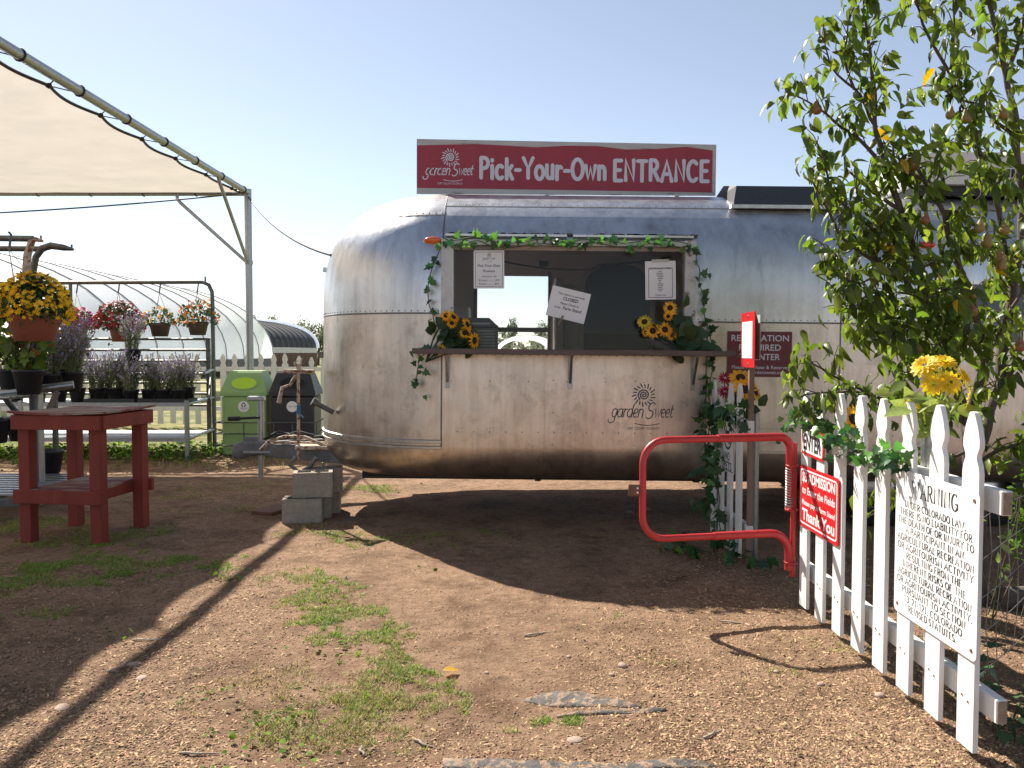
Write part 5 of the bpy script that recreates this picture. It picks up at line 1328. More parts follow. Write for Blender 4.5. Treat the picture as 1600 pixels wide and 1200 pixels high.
bouquet('yellow sunflower bouquet on the shelf end beside the black cooler', base,
        [H(697, 493, yb_ - .03, (-.3, -1, .4), .050), H(708, 495, yb_ - .02, (.6, -.6, .7), .062), H(688, 500, yb_, (-.8, -.5, .3), .055), H(730, 507, yb_ - .02, (.9, -.5, .3), .062), H(726, 520, yb_ - .03, (.3, -1, 0), .052), H(741, 532, yb_ - .03, (.9, -.6, 0), .07), H(706, 505, yb_ - .02, (0, -1, .4), .045), H(688, 546, yb_ - .05, (-.1, -1, 0), .045)], lv, None)
base = pt(1086, 556, yb_)
lv = [orient(pt(random.gauss(1068, 17), random.gauss(525, 17), yb_ + random.uniform(-.03, .04)), Vector((random.gauss(.0, .7), random.gauss(-.3, .3), random.gauss(.2, .8))), Vector((0, -1, .5)) + rvec(.4), random.uniform(.09, .15)) for _ in range(40)]
bouquet('yellow sunflower bouquet on the shelf end below the Not Permitted list', base,
        [H(1047, 481, yb_ - .03, (-.2, -1, .2), .056), H(1044, 494, yb_ - .01, (-.3, -1, -.1), .04), H(1053, 494, yb_ - .03, (.3, -1, 0), .034), H(1020, 517, yb_ - .04, (-.2, -1, .1), .062), H(1039, 515, yb_ - .05, (.1, -1, .2), .062), H(1050, 523, yb_ - .03, (.4, -1, -.1), .05), H(1007, 503, yb_ + .02, (-.3, -1, .5), .06, HEADP), H(1009, 519, yb_ + .03, (-.8, -.8, 0), .04)], lv, None, lsize=.13)
yv = 3.32
vb = pt(1451, 690, yv)
vs_ = MB(); vs_.tube([(vb.x, yv, .62), (vb.x, yv, pt(1451, 667, yv).z)], .030, 14); vs_.tube([(vb.x, yv, .60), (vb.x, yv, .62)], .032, 14)
solo('flower_holder', vs_, GALV, 'grey pipe holding the faded sunflower bouquet behind the picket fence', 'vase', (vb.x, yv, .60))
base = pt(1451, 680, yv)
lv = [orient(pt(random.gauss(1450, 20), random.gauss(634, 20), yv + random.uniform(-.10, .06)), Vector((random.gauss(-.1, .8), random.gauss(-.4, .4), random.gauss(.1, .7))), Vector((-.3, -1, .5)) + rvec(.5), random.uniform(.07, .13)) for _ in range(36)]
bouquet('faded yellow sunflower bouquet rising above the near picket fence', base,
        [H(1446, 572, yv - .03, (-.6, -.5, .7), .062, HEADD, False), H(1475, 566, yv + .02, (0, -.5, 1), .055, HEADD, False), H(1503, 590, yv, (.9, -.4, .6), .062, HEADD, False), H(1484, 598, yv - .07, (.2, -1, .4), .058, HEADD, False), H(1458, 600, yv - .06, (-.4, -1, .1), .050, HEADD, False), H(1513, 622, yv - .02, (1, -.6, -.2), .055, HEADP, False), H(1422, 640, yv, (-1, -.5, .1), .05, HEADP, False)], lv, None, lsize=.16, leafme=mesh_np('leaf', *LEAFT, PALELEAF, True))
base = Vector((1.72, 5.75, .95))
bouquet('sunflower and magenta bloom bunch behind the short ivy panel', base,
        [H(1157, 590, 5.75, (-.2, -.8, .8), .085), H(1164, 608, 5.7, (.1, -1, .4), .085), H(1180, 612, 5.75, (.7, -.6, .3), .08), H(1133, 591, 5.95, (-.2, -1, .3), .055, mesh_np('petals', *scatter(pet, m_), PINK, True), False), H(1133, 612, 5.9, (-.2, -1, .2), .055, mesh_np('petals', *scatter(pet, m_), PINK, True), False)],
        [orient(pt(random.gauss(1160, 10), random.gauss(632, 10), 5.75), rvec(.6) + Vector((0, -.2, .3)), Vector((0, -1, .4)) + rvec(.3), random.uniform(.08, .13)) for _ in range(14)], None)
bouquet('single orange sunflower poking up behind ENTER sign ivy', Vector((1.72, 4.0, .95)), [H(1334, 655, 4.0, (.2, -.9, .3), .07)], [orient(pt(1325, 660, 4.0), Vector((-.5, 0, .5)), Vector((0, -1, 0)), .08)], None)

# ------------------------------------------------------------------ potted plants
def pot_profile(r1, r0, h, rim=.02):
    return [(.0, .004), (r0, 0), (r0 + (r1 - r0) * .8, h * .76), (r1 * .985, h * .78), (r1, h * .80), (r1 * 1.03, h), (r1 * .95, h), (r1 * .93, h - .03), (0, h - .035)]
blm = leaf_template(1, .5, .1, .2, ((0, .4), (.5, 1), (1, .3)))
def daisy(n=7):
    return scatter(blm, [orient(Vector(), Vector((math.cos(2 * math.pi * k / n), math.sin(2 * math.pi * k / n), .35)), (0, 0, 1), 1.0) for k in range(n)])
DAISY = daisy()
def mum(label, c, rx_, rz_, potmat, pr, ph, blooms, bs, nb, hang_to, cat='hanging plant', nl=500, group=None, lumpy=0.1, pot_ribs=False):
    """c = centre of the pot's rim"""
    c = Vector(c)
    t_ = thing('hanging_plant', label, cat, c - Vector((0, 0, ph)), group)
    mb = MB(); mb.lathe(pot_profile(pr, pr * .72, ph), c - Vector((0, 0, ph)), 28); pot = mb.build('pot', potmat, t_)
    lm = []; bm_ = [[] for _ in blooms]
    for _ in range(nl):
        v = rvec(); v.z = abs(v.z) * 1.0 - .15; v.normalize(); k = random.uniform(.55, .95)
        p = c + Vector((v.x * rx_, v.y * rx_, v.z * rz_)) * k
        lm.append(orient(p, v + rvec(.5), v + rvec(.4), random.uniform(.03, .055) * (rx_ / .25)))
    for _ in range(nb):
        v = rvec(); v.z = abs(v.z) - .12; v.normalize(); k = 1.0 + lumpy * noise.noise(v * 3 + c) + random.uniform(-.05, .04)
        p = c + Vector((v.x * rx_, v.y * rx_, v.z * rz_)) * k
        i = 0 if len(blooms) == 1 else (0 if v.x + random.gauss(0, .25) < .15 else 1)
        bm_[i].append(orient(p, Vector((random.gauss(0, 1), random.gauss(0, 1), 0)), v + rvec(.3), bs * random.uniform(.7, 1.2)))
    scatter_part('foliage', LEAFT, lm, STEM if lumpy < .05 else BLOOMLEAF, t_)
    for i, b in enumerate(bm_):
        if b: scatter_part('blossoms', DAISY, b, blooms[i], t_)
    if hang_to is not None:
        mb = MB(); h = Vector(hang_to)
        for k in range(3):
            a = 2 * math.pi * k / 3 + .5; mb.tube([h - Vector((0, 0, .12)), c + Vector((pr * math.cos(a), pr * math.sin(a), 0))], .003, 4)
        mb.build('hanger_wire', WIRE, t_)
        mb = MB(); mb.tube([h + Vector((0, 0, .03)), h + Vector((.02, 0, .01)), h - Vector((-.01, 0, .06)), h - Vector((0, 0, .12))], .010, 6); mb.build('hook', DARKSTEEL, t_)
    return t_
c = pt(53, 490, 6.7)
mum('big yellow mum in terracotta pot hanging from curved arm', c, .285, .345, TERRA, .205, .23, [MUMY], .024, 760, pt(66, 377, 7.2) - Vector((.08, .35, .0)), nl=1500, lumpy=.08)
def hookp(px): return Vector((pt(px, 443, yr).x, yr - .0, ztop - .02))
for px, label, rx_, rz_, pm, pr, ph, bl, bs, nb, nl, yp, ly in (
    (121, 'orange and magenta mum in terracotta pot hanging beside yellow mum', .235, .29, TERRA, .13, .22, [MUMO, MUMP], .024, 330, 500, 511, .1),
    (186, 'round crimson mum hanging in a terracotta pot over the sage', .33, .36, TERRA, .13, .22, [MUMR], .026, 520, 700, 510, .1),
    (250, 'yellow lantana in a brown ribbed pot hanging from the rod', .25, .24, BROWNPOT, .145, .19, [LANY], .028, 40, 330, 505, .5),
    (309, 'orange lantana in a brown ribbed pot at the rack end', .30, .32, BROWNPOT, .145, .19, [LANT], .028, 75, 430, 503, .5)):
    y = yr - .03; c = pt(px, yp, y); hk = hookp(px); hk.y = y
    mum(label, c, rx_, rz_, pm, pr, ph, bl, bs, nb, hk, nl=nl, lumpy=ly)
# purple sage: built once, then copied
def sage_proto(label, loc, h, group, seed=1):
    random.seed(seed); loc = Vector(loc)
    t_ = thing('sage_plant', label, 'potted plant', loc, group)
    mb = MB(); mb.lathe([(0, .003), (.075, 0), (.105, .17), (.112, .172), (.112, .19), (.10, .19), (.098, .165), (0, .16)], loc, 18); mb.build('pot', BLACKPOT, t_)
    lm, bm_ = [], []; st = MB()
    for _ in range(48):
        a = random.uniform(0, 6.28); tip = loc + Vector((math.cos(a) * random.uniform(.02, .30), math.sin(a) * random.uniform(.02, .26), h * random.uniform(.62, 1.05)))
        b = loc + Vector((math.cos(a) * .05, math.sin(a) * .05, .16)); mid = b.lerp(tip, .55) + Vector((-math.cos(a), -math.sin(a), 0)) * .03
        st.tube([b, mid, tip], .0026, 3, False)
        for k in range(19):
            t = random.uniform(.12, .85); p = (b.lerp(mid, t / .55) if t < .55 else mid.lerp(tip, (t - .55) / .45))
            lm.append(orient(p, rvec(.7) + Vector((math.cos(a), math.sin(a), .3)) * .6, Vector((0, 0, 1)) + rvec(.4), random.uniform(.035, .065)))
        for k in range(12):
            t = random.uniform(.55, 1.0); p = mid.lerp(tip, (t - .55) / .45) + rvec(.006)
            bm_.append(orient(p, rvec(1), rvec(1), random.uniform(.008, .0145)))
    st.build('stems', SAGELEAF, t_)
    scatter_part('foliage', LEAFN, lm, SAGELEAF, t_); scatter_part('blossoms', DAISY, bm_, SAGE, t_)
    random.seed(seed + 40); return t_
def copy_thing(root, loc, rz, label=None, group=None, sc=1.0):
    r = root.copy(); COL.objects.link(r); r.location = loc; r.rotation_euler = (0, 0, rz); r.scale = (sc, sc, sc)
    if label: r['label'] = label
    if group: r['group'] = group
    for ch_ in list(root.children):
        c_ = ch_.copy(); COL.objects.link(c_); c_.parent = r
        for g_ in ch_.children:
            d_ = g_.copy(); COL.objects.link(d_); d_.parent = c_
    return r
SG = 'sage plants on the rack shelf'; SL = 'purple flowering sage in a black pot on the rack shelf'
zs_ = z1 + .018
spots = [(151, 10.6), (180, 10.65), (205, 10.55), (232, 10.6), (255, 10.6), (278, 10.6), (292, 10.75), (120, 10.6), (92, 10.65), (165, 11.0), (240, 11.0), (195, 11.0), (270, 11.02), (60, 10.7), (25, 10.7)]
s0 = sage_proto(SL, ((spots[0][0] - 800) / F * spots[0][1], spots[0][1], zs_), .62, SG, 3)
s1 = sage_proto(SL, ((spots[1][0] - 800) / F * spots[1][1], spots[1][1], zs_), .70, SG, 8)
for i, (px, y) in enumerate(spots[2:]):
    copy_thing((s0, s1)[i % 2], ((px - 800) / F * y, y, zs_), random.uniform(0, 6), sc=random.uniform(.85, 1.05))
s2 = copy_thing(s1, (pt(208, 560, 11.0).x, 11.0, 1.30), 1.3, 'purple sage set high in front of the crimson mum pot', SG, 1.0)
tr_ = thing('plant_tray', 'wire shelf holding the high purple sage plants against the rack', 'shelf', (-5.2, 11.0, 1.28))
MB().box((-6.5, 10.80, 1.28), (-4.95, 11.2, 1.297)).build('tray', DARKSTEEL, tr_); MB().box((-6.5, 11.2, 1.25), (-4.95, 11.46, 1.279)).build('bracket', DARKSTEEL, tr_)
for k, (px, y, z, sc) in enumerate(((112, 7.7, 1.07, 1.0), (78, 7.55, 1.07, .9), (100, 7.95, 1.07, 1.1))):
    copy_thing(s0 if k % 2 else s1, ((px - 800) / F * y, y, z), 2.1 * k, 'purple sage in a black pot on the bench beside the channel post', 'sage plants on the near bench', sc)
for i, (x0, x1) in enumerate(((139, 218), (222, 300))):
    a = (x0 - 800) / F * 10.6; b = (x1 - 800) / F * 10.6; mb = MB()
    mb.box((a, 10.44, zs_ - .002), (b, 10.47, zs_ + .05)); mb.box((a, 10.74, zs_ - .002), (b, 10.77, zs_ + .05)); mb.box((a, 10.47, zs_ - .002), (a + .02, 10.74, zs_ + .05)); mb.box((b - .02, 10.47, zs_ - .002), (b, 10.74, zs_ + .05))
    solo('nursery_tray', mb, BLACKPOT, ('black nursery tray of sage pots in the middle of the rack shelf', 'black nursery tray of sage pots at the open end of the rack shelf')[i], 'tray', ((a + b) / 2, 10.6, zs_))
# leafy geraniums on the near bench
def geranium(label, loc, n, rad, hgt, red=.12):
    loc = Vector(loc); t_ = thing('geranium', label, 'potted plant', loc)
    mb = MB(); mb.lathe([(0, .003), (.09, 0), (.125, .20), (.132, .202), (.132, .225), (.12, .225), (.115, .19), (0, .185)], loc, 18); mb.build('pot', BLACKPOT, t_)
    A1, A2 = [], []
    for _ in range(n):
        v = rvec(); v.normalize(); p = loc + Vector((0, 0, .24 + hgt * .5)) + Vector((v.x * rad, v.y * rad * .8, v.z * hgt * .55)) * random.uniform(.5, 1)
        (A2 if random.random() < red else A1).append(orient(p, v + rvec(.5), v + Vector((0, -.3, .6)) + rvec(.4), random.uniform(.07, .12)))
    lme = MATS.setdefault('_ger', mesh_np('leaf', *IVYT, GERLEAF, True)); lmr = MATS.setdefault('_gerr', mesh_np('leaf', *IVYT, M('rusty_geranium_leaf', (.22, .09, .02), (.3, .16, .03), 9, .6, translucent=.3, isl=.3), True))
    leaf_parts('leaf', lme, A1, t_); leaf_parts('leaf', lmr, A2, t_)
    st = MB()
    for k in range(9): st.tube([loc + Vector((0, 0, .18)), loc + Vector((math.cos(k) * rad * .5, math.sin(k) * rad * .5, .24 + hgt * .5))], .007, 5)
    st.build('stems', STEM, t_)
q = pt(20, 590, 7.3); geranium('leafy geranium with rusty leaves on the bench under the yellow mum', (q.x, 7.3, 1.07), 150, .34, .50)
q = pt(48, 590, 7.15); geranium('yellow green geranium spilling past the channel post', (q.x, 7.12, 1.07), 90, .20, .36)
q = pt(-25, 600, 7.6); geranium('dark geranium deeper on the bench behind the rusty leaves', (q.x, 7.6, 1.07), 120, .32, .45)
for k, (px, y, z) in enumerate(((30, 7.5, .615), (-10, 7.3, .615), (75, 8.0, .235))):
    q = (px - 800) / F * y; mb = MB(); mb.lathe([(0, .003), (.09, 0), (.125, .20), (.132, .202), (.132, .225), (.12, .225), (.115, .19), (0, .185)], (q, y, z), 18)
    solo('nursery_pot', mb, BLACKPOT, 'empty black nursery pot on a bench slat shelf', 'pot', (q, y, z), 'empty pots on the bench')

# ------------------------------------------------------------------ pear tree
random.seed(21)
PY = 4.55
pr_ = thing('pear_tree', 'leafy pear tree with brown pears leaning over the picket fence', 'tree', (pt(1530, 900, PY).x, PY, 0))
pear_leaf = mesh_np('leaf', *LEAFP, LEAF, True); pear_yleaf = mesh_np('leaf', *LEAFP, YLEAF, True)
limbs = []   # (points, r0, r1)
def L_(pts_, r0, r1): limbs.append(([pt(x, y, d) for x, y, d in pts_], r0, r1))
tb0 = Vector((pt(1530, 900, PY).x, PY, -.03))
limbs.append(([tb0, pt(1528, 820, PY), pt(1520, 730, PY), pt(1512, 660, PY)], .050, .040))
L_([(1512, 660, 4.55), (1480, 560, 4.5), (1455, 480, 4.45), (1432, 400, 4.4), (1410, 330, 4.4), (1388, 270, 4.4), (1370, 200, 4.4), (1364, 120, 4.4), (1357, 40, 4.4), (1352, 5, 4.4)], .032, .006)
L_([(1512, 660, 4.55), (1540, 560, 4.5), (1520, 470, 4.4), (1495, 400, 4.3), (1470, 330, 4.3), (1440, 280, 4.3), (1420, 235, 4.3)], .03, .008)
L_([(1520, 730, 4.55), (1560, 600, 4.7), (1585, 450, 4.7), (1600, 330, 4.7), (1590, 220, 4.7), (1572, 120, 4.7), (1550, 20, 4.7), (1540, -60, 4.7)], .035, .010)
L_([(1585, 450, 4.7), (1560, 330, 4.6), (1530, 230, 4.5), (1500, 150, 4.5), (1470, 90, 4.5), (1440, 40, 4.5), (1428, -20, 4.5)], .02, .006)
L_([(1590, 220, 4.7), (1540, 170, 4.6), (1500, 160, 4.6), (1470, 130, 4.6)], .012, .004)
L_([(1600, 330, 4.7), (1640, 200, 4.8), (1660, 60, 4.8), (1665, -80, 4.8)], .03, .01)
L_([(1572, 120, 4.7), (1600, 40, 4.7), (1605, -60, 4.7)], .014, .006)
L_([(1512, 660, 4.55), (1440, 640, 4.4), (1370, 620, 4.3), (1320, 595, 4.25), (1280, 570, 4.2), (1255, 562, 4.2)], .018, .004)
L_([(1370, 620, 4.3), (1330, 612, 4.2), (1290, 612, 4.15), (1245, 622, 4.15)], .008, .003)
L_([(1480, 560, 4.5), (1420, 520, 4.3), (1370, 480, 4.2), (1330, 460, 4.2)], .014, .004)
L_([(1455, 480, 4.45), (1400, 430, 4.3), (1350, 400, 4.25), (1310, 360, 4.2), (1285, 310, 4.2), (1268, 280, 4.2)], .016, .004)
L_([(1432, 400, 4.4), (1380, 370, 4.4), (1330, 330, 4.35), (1300, 300, 4.3), (1280, 235, 4.3)], .012, .003)
L_([(1410, 330, 4.4), (1350, 290, 4.4), (1320, 270, 4.4)], .012, .004)
L_([(1388, 270, 4.4), (1340, 210, 4.4), (1300, 190, 4.4), (1270, 165, 4.4), (1236, 144, 4.4)], .012, .003)
L_([(1370, 200, 4.4), (1335, 140, 4.4), (1300, 105, 4.4), (1288, 65, 4.4)], .010, .003)
L_([(1335, 140, 4.4), (1320, 90, 4.4), (1325, 40, 4.4), (1338, 5, 4.4)], .008, .003)
L_([(1440, 280, 4.3), (1400, 260, 4.25), (1395, 240, 4.25)], .010, .003)
L_([(1440, 280, 4.3), (1460, 290, 4.2), (1475, 260, 4.2)], .008, .003)
L_([(1495, 400, 4.3), (1440, 420, 4.2), (1390, 420, 4.15), (1350, 440, 4.1), (1300, 430, 4.1), (1275, 430, 4.1)], .012, .003)
L_([(1520, 470, 4.4), (1460, 500, 4.2), (1410, 520, 4.1), (1360, 530, 4.1)], .012, .003)
L_([(1540, 560, 4.5), (1580, 480, 4.4), (1610, 430, 4.4), (1640, 380, 4.4)], .014, .004)
L_([(1560, 600, 4.7), (1600, 560, 4.6), (1640, 540, 4.6)], .012, .004)
L_([(1530, 230, 4.5), (1490, 220, 4.4), (1455, 230, 4.4)], .009, .003)
L_([(1470, 330, 4.3), (1510, 330, 4.3), (1540, 300, 4.25), (1530, 280, 4.25)], .01, .003)
L_([(1520, 730, 4.55), (1560, 700, 4.4), (1600, 690, 4.3), (1640, 680, 4.3)], .014, .004)
L_([(1520, 700, 4.55), (1470, 720, 4.5), (1400, 760, 4.45), (1370, 800, 4.4)], .010, .003)
L_([(1585, 450, 4.7), (1550, 400, 4.5), (1520, 380, 4.4), (1500, 350, 4.4)], .012, .004)
L_([(1480, 560, 4.5), (1430, 560, 4.3), (1390, 540, 4.2), (1350, 505, 4.15)], .010, .003)
L_([(1455, 480, 4.45), (1400, 475, 4.25), (1360, 455, 4.15), (1335, 480, 4.1)], .010, .003)
L_([(1410, 330, 4.4), (1370, 350, 4.3), (1330, 390, 4.2), (1300, 400, 4.15)], .009, .003)
L_([(1432, 400, 4.4), (1400, 385, 4.2), (1370, 330, 4.2), (1340, 310, 4.2)], .009, .003)
L_([(1520, 470, 4.4), (1480, 450, 4.2), (1450, 470, 4.1), (1420, 460, 4.1)], .009, .003)
L_([(1540, 560, 4.5), (1500, 520, 4.2), (1460, 540, 4.1), (1430, 580, 4.1)], .009, .003)
L_([(1500, 150, 4.5), (1495, 90, 4.5), (1490, 30, 4.5), (1485, -20, 4.5)], .010, .004)
trunk = MB(); br = MB(); twigs = []
for k, (P, r0, r1) in enumerate(limbs):
    P2 = resample(P, .06); P2 = [p + Vector((noise.noise(p * 6), noise.noise(p * 6 + Vector((3, 3, 3))), noise.noise(p * 6 + Vector((9, 1, 2))))) * .02 if 0 < i else p for i, p in enumerate(P2)] + [P[-1]]
    n = len(P2); (trunk if k == 0 else br).tube(P2, [r0 + (r1 - r0) * i / (n - 1) for i in range(n)], 8 if r0 > .02 else 6)
    limbs[k] = (P2, r0, r1)
trunk.build('trunk', BARK, pr_)
allm = []
for k, (P2, r0, r1) in enumerate(limbs[1:]):
    n = len(P2)
    for i in range(2 if n > 6 else 1, n):
        r = r0 + (r1 - r0) * i / (n - 1)
        p = P2[i]; ax = (P2[min(i + 1, n - 1)] - P2[i - 1]).normalized()
        if r > .022: cnt = 1
        else: cnt = random.choice((1, 1, 2, 2))
        for _ in range(cnt):
            d = ax * random.uniform(0, .8) + rvec(.55) + Vector((-.1, -.25, .25)); d.normalize(); Lt = random.uniform(.06, .19)
            q = [p, p + d * Lt * .5 + Vector((0, 0, .02)), p + d * Lt]
            if random.random() < .8: br.tube(q, [.0035, .0028, .0018], 4, False)
            for t in ([.4, .65, .85, 1.0] if Lt > .12 else [.6, 1.0]):
                for _ in range(random.choice((1, 1, 2))):
                    b = p.lerp(q[2], t); pd = (rvec(.6) + d * .4); pd.normalize()
                    b2 = b + pd * .03
                    ld = pd * .5 + Vector((random.gauss(-.05, .3), random.gauss(-.1, .3), random.uniform(-1.3, -.2)))
                    allm.append(orient(b2, ld, rvec(.5) + pd * .6 + Vector((-.3, .2, .5)), random.uniform(.062, .105), random.uniform(-.5, .5)))
        for _ in range(random.choice((0, 1, 1)) if r < .02 else random.choice((0, 1))):
            pd = rvec(1); pd.normalize(); allm.append(orient(p + pd * .03, pd * .6 + Vector((0, 0, random.uniform(-1, .2))), pd + Vector((-.3, .2, .5)), random.uniform(.05, .09), random.uniform(-.5, .5)))
br.build('branches', BARK, pr_)
def inframe(m_):
    p = m_.translation; y = max(p.y, .1); return abs(p.x / y) < .65 and (p.z - 1.45) / y < .46
vis = [m_ for m_ in allm if inframe(m_)]; hid = [m_ for m_ in allm if not inframe(m_)]
vis.sort(key=lambda m_: m_.translation.y / m_.to_scale().x)
leaf_parts('leaf', pear_leaf, vis[:300], pr_)
rest = vis[300:] + hid
yel = rest[::110]; rest = [m_ for i, m_ in enumerate(rest) if i % 110]
scatter_part('foliage', LEAFP, rest, LEAF, pr_); leaf_parts('leaf', pear_yleaf, yel, pr_)
pp = MB(); pp.lathe([(.0, 0), (.018, .002), (.031, .016), (.035, .034), (.031, .052), (.021, .068), (.014, .084), (.010, .098), (.004, .104), (0, .104)], (0, 0, -.118), 16); pp.tube([(0, 0, -.015), (.003, 0, .005), (0, .002, .03)], .0022, 5); PEARM = pp.mesh('pear', PEAR)
for px, py, d in ((1532, 358, 4.15), (1566, 360, 4.15), (1560, 405, 4.1), (1568, 418, 4.05), (1336, 460, 4.15), (1514, 485, 4.15), (1322, 440, 4.2), (1487, 180, 4.4), (1507, 185, 4.4), (1562, 178, 4.45), (1425, 255, 4.25), (1295, 630, 4.15), (1448, 345, 4.2), (1428, 545, 4.15), (1492, 545, 4.3), (1542, 378, 4.2), (1520, 462, 4.25), (1275, 170, 4.35), (1595, 540, 4.2)):
    o = bpy.data.objects.new('pear', PEARM); COL.objects.link(o); o.parent = pr_
    o.matrix_basis = Matrix.Translation(pt(px, py, d) + Vector((0, 0, .06)) - ORG[pr_.name]) @ Matrix.Rotation(random.uniform(-.25, .25), 4, 'X') @ Matrix.Rotation(random.uniform(-.25, .25), 4, 'Y') @ Matrix.Rotation(random.uniform(0, 6), 4, 'Z') @ Matrix.Scale(random.uniform(.65, .85), 4)
# shrub suckers at the foot of the tree and vine below the fence end
random.seed(31)
sm_ = []
st = MB(); s_ = thing('shrub', 'loose leafy shrub at the foot of the pear tree', 'shrub', (pt(1590, 800, 4.3).x, 4.3, 0))
for k in range(22):
    b = Vector((pt(1590, 800, 4.3).x + random.gauss(.15, .25), 4.3 + random.gauss(0, .25), 0)); tip = b + Vector((random.gauss(0, .2), random.gauss(-.05, .15), random.uniform(.6, 1.15)))
    st.tube([b, b.lerp(tip, .5) + rvec(.04), tip], .004, 4, False)
    for t in lin(.45, 1, 9):
        for _ in range(2): sm_.append(orient(b.lerp(tip, t) + rvec(.03), rvec(.7) + Vector((0, -.2, 0)), Vector((-.2, .2, 1)) + rvec(.5), random.uniform(.035, .07)))
st.build('stems', BARK, s_); leaf_parts('leaf', mesh_np('leaf', *LEAFT, WEED, True), sm_[:280], s_); scatter_part('foliage', LEAFT, sm_[280:], WEED, s_)
vm = [orient(Vector((random.uniform(1.78, 2.3), random.gauss(3.05, .25), random.uniform(.03, .16))), rvec(.7), Vector((0, -.2, 1)) + rvec(.4), random.uniform(.04, .08)) for _ in range(90)]
v_ = thing('ground_vine', 'dark green creeper growing under the near fence end', 'vine', (2.0, 3.05, 0)); leaf_parts('leaf', mesh_np('leaf', *IVYT, IVY, True), vm, v_)
st = MB()
for k in range(6): st.tube([(1.8 + .08 * k, 2.9 + .06 * k, .02), (1.95 + .06 * k, 3.1, .06), (2.2, 3.0 + .05 * k, .02)], .004, 4, False)
st.build('stems', STEM, v_)
# wire field fence and log
wfn = thing('wire_fence', 'sagging thin wire field fence running behind the picket fence', 'fence', (2.3, 3.9, 0))
a = Vector((1.76, 3.05, 0)); b = Vector((3.3, 4.6, 0))
for z in (.12, .30, .46, .62, .78): MB().tube([a.lerp(b, t) + Vector((0, 0, z + .012 * math.sin(t * 9 + z * 7))) for t in lin(0, 1, 14)], .0022, 4, False).build('strand', WIRE, wfn)
for k in range(15): MB().tube([a.lerp(b, k / 14) + Vector((.01 * math.sin(j * 2 + k), 0, z)) for j, z in enumerate((.10, .3, .46, .62, .80))], .002, 4, False).build('stay', WIRE, wfn)
mb = MB(); mb.tube([(b.x, b.y, -.02), (b.x, b.y, 1.1)], .025, 8); mb.build('post', GALV, wfn)
q = gp(1572, 950); lg = MB(); lg.tube([(q.x, q.y, .055), (q.x + .5, q.y + .05, .06), (q.x + 1.3, q.y + .02, .055)], [.062, .066, .06], 14); solo('log', lg, LOGWOOD, 'weathered grey log edging the bed beyond the WARNING sign', 'log', (q.x, q.y, 0))
mb = MB(); mb.tube([gp(1552, 985) + Vector((.02, 0, .0)), pt(1560, 900, 3.75), pt(1566, 850, 3.75), pt(1588, 800, 3.75), pt(1592, 770, 3.75)], .004, 5)
sp = thing('climbing_stem', 'thin leafy stem climbing the wire beside the WARNING sign', 'plant', gp(1552, 985)); mb.build('stem', STEM, sp)
leaf_parts('leaf', mesh_np('leaf', *LEAFT, PALELEAF, True), [orient(pt(x, y, 3.74), rvec(.5) + Vector((-.3, 0, .2)), Vector((-.3, -.8, .4)), s) for x, y, s in ((1563, 850, .06), (1560, 880, .05), (1566, 888, .035), (1573, 840, .04), (1586, 800, .05), (1562, 905, .04), (1592, 775, .06))], sp)

# ------------------------------------------------------------------ background: tunnels and trees
def tunnel(name, label, xc, y0, y1, rad, zb, zr, cover, rib, nribs, wall=None, hem=None, group=None):
    t_ = thing(name, label, 'greenhouse', (xc, (y0 + y1) / 2, gz(0, y0)), group)
    V = []; na = 28; ny = max(nribs * 5, 10)
    for j in range(ny + 1):
        fr_ = (j / ny * nribs) % 1; sag = .05 * math.sin(math.pi * fr_)
        for i in range(na + 1):
            a = math.pi * i / na; V.append((xc + (rad - sag) * math.cos(a), y0 + (y1 - y0) * j / ny, zb + (zr - zb - sag) * math.sin(a) ** .85))
    Fq = [(j * (na + 1) + i, j * (na + 1) + i + 1, (j + 1) * (na + 1) + i + 1, (j + 1) * (na + 1) + i) for j in range(ny) for i in range(na)]
    o = link_obj('cover', mesh_np('cover', np.array(V) - np.array(ORG[t_.name]), Fq, cover, True), t_); ORG[o.name] = ORG[t_.name].copy()
    for k in range(nribs + 1):
        y = y0 + (y1 - y0) * k / nribs
        MB().tube([(xc + (rad + .012) * math.cos(a), y, zb + (zr - zb + .012) * max(0, math.sin(a)) ** .85) for a in lin(0, math.pi, 28)], .02, 5).build('hoop', rib, t_)
        for s in (-1, 1): MB().tube([(xc + s * rad, y, 0), (xc + s * rad, y, zb)], .03, 6).build('leg', rib, t_)
    for s in (-1, 1):
        if wall: MB().box((xc + s * rad - .02, y0, .1), (xc + s * rad + .02, y1, zb)).build('side_wall', wall, t_)
        if hem: MB().box((xc + s * rad - .04, y0, zb - .36), (xc + s * rad + .04, y1, zb)).build('hem_board', hem, t_)
    return t_
ribw = M('hoop_rib_grey', (.42, .43, .46), (.36, .37, .40), 3, .5, .2)  # plain mid grey for the hoop tubes and legs
tunnel('hoop_house', 'large white film hoop house behind the flower rack', -14.7, 17, 30, 5.7, 1.22, 4.05, PLASTIC, ribw, 8, None, M('grey_hem_board', (.13, .13, .14), (.18, .18, .19), 4, .8))
tunnel('hoop_house', 'black shade cloth hoop house with reed sides beyond the white one', -19.4, 42, 60, 4.7, 1.75, 3.75, SHADECLOTH, DARKSTEEL, 14, REED, M('white_trim', (.7, .7, .7), (.6, .6, .6), 3, .6))
mb = MB(); mb.tube([(-19.4 + 4.75 * math.cos(a), 60.02, 1.75 + 2.07 * math.sin(a) ** .85) for a in lin(0, math.pi / 2, 20)], .16, 6)
tt = [o for o in bpy.data.objects if o.get('label', '').startswith('black shade')][0]; mb.build('white_end_band', PLASTIC, tt)
tunnel('hoop_house', 'white domed hoop house seen through the trailer windows', 1.0, 52, 70, 2.3, .9, 2.55, PLASTIC, ribw, 4)
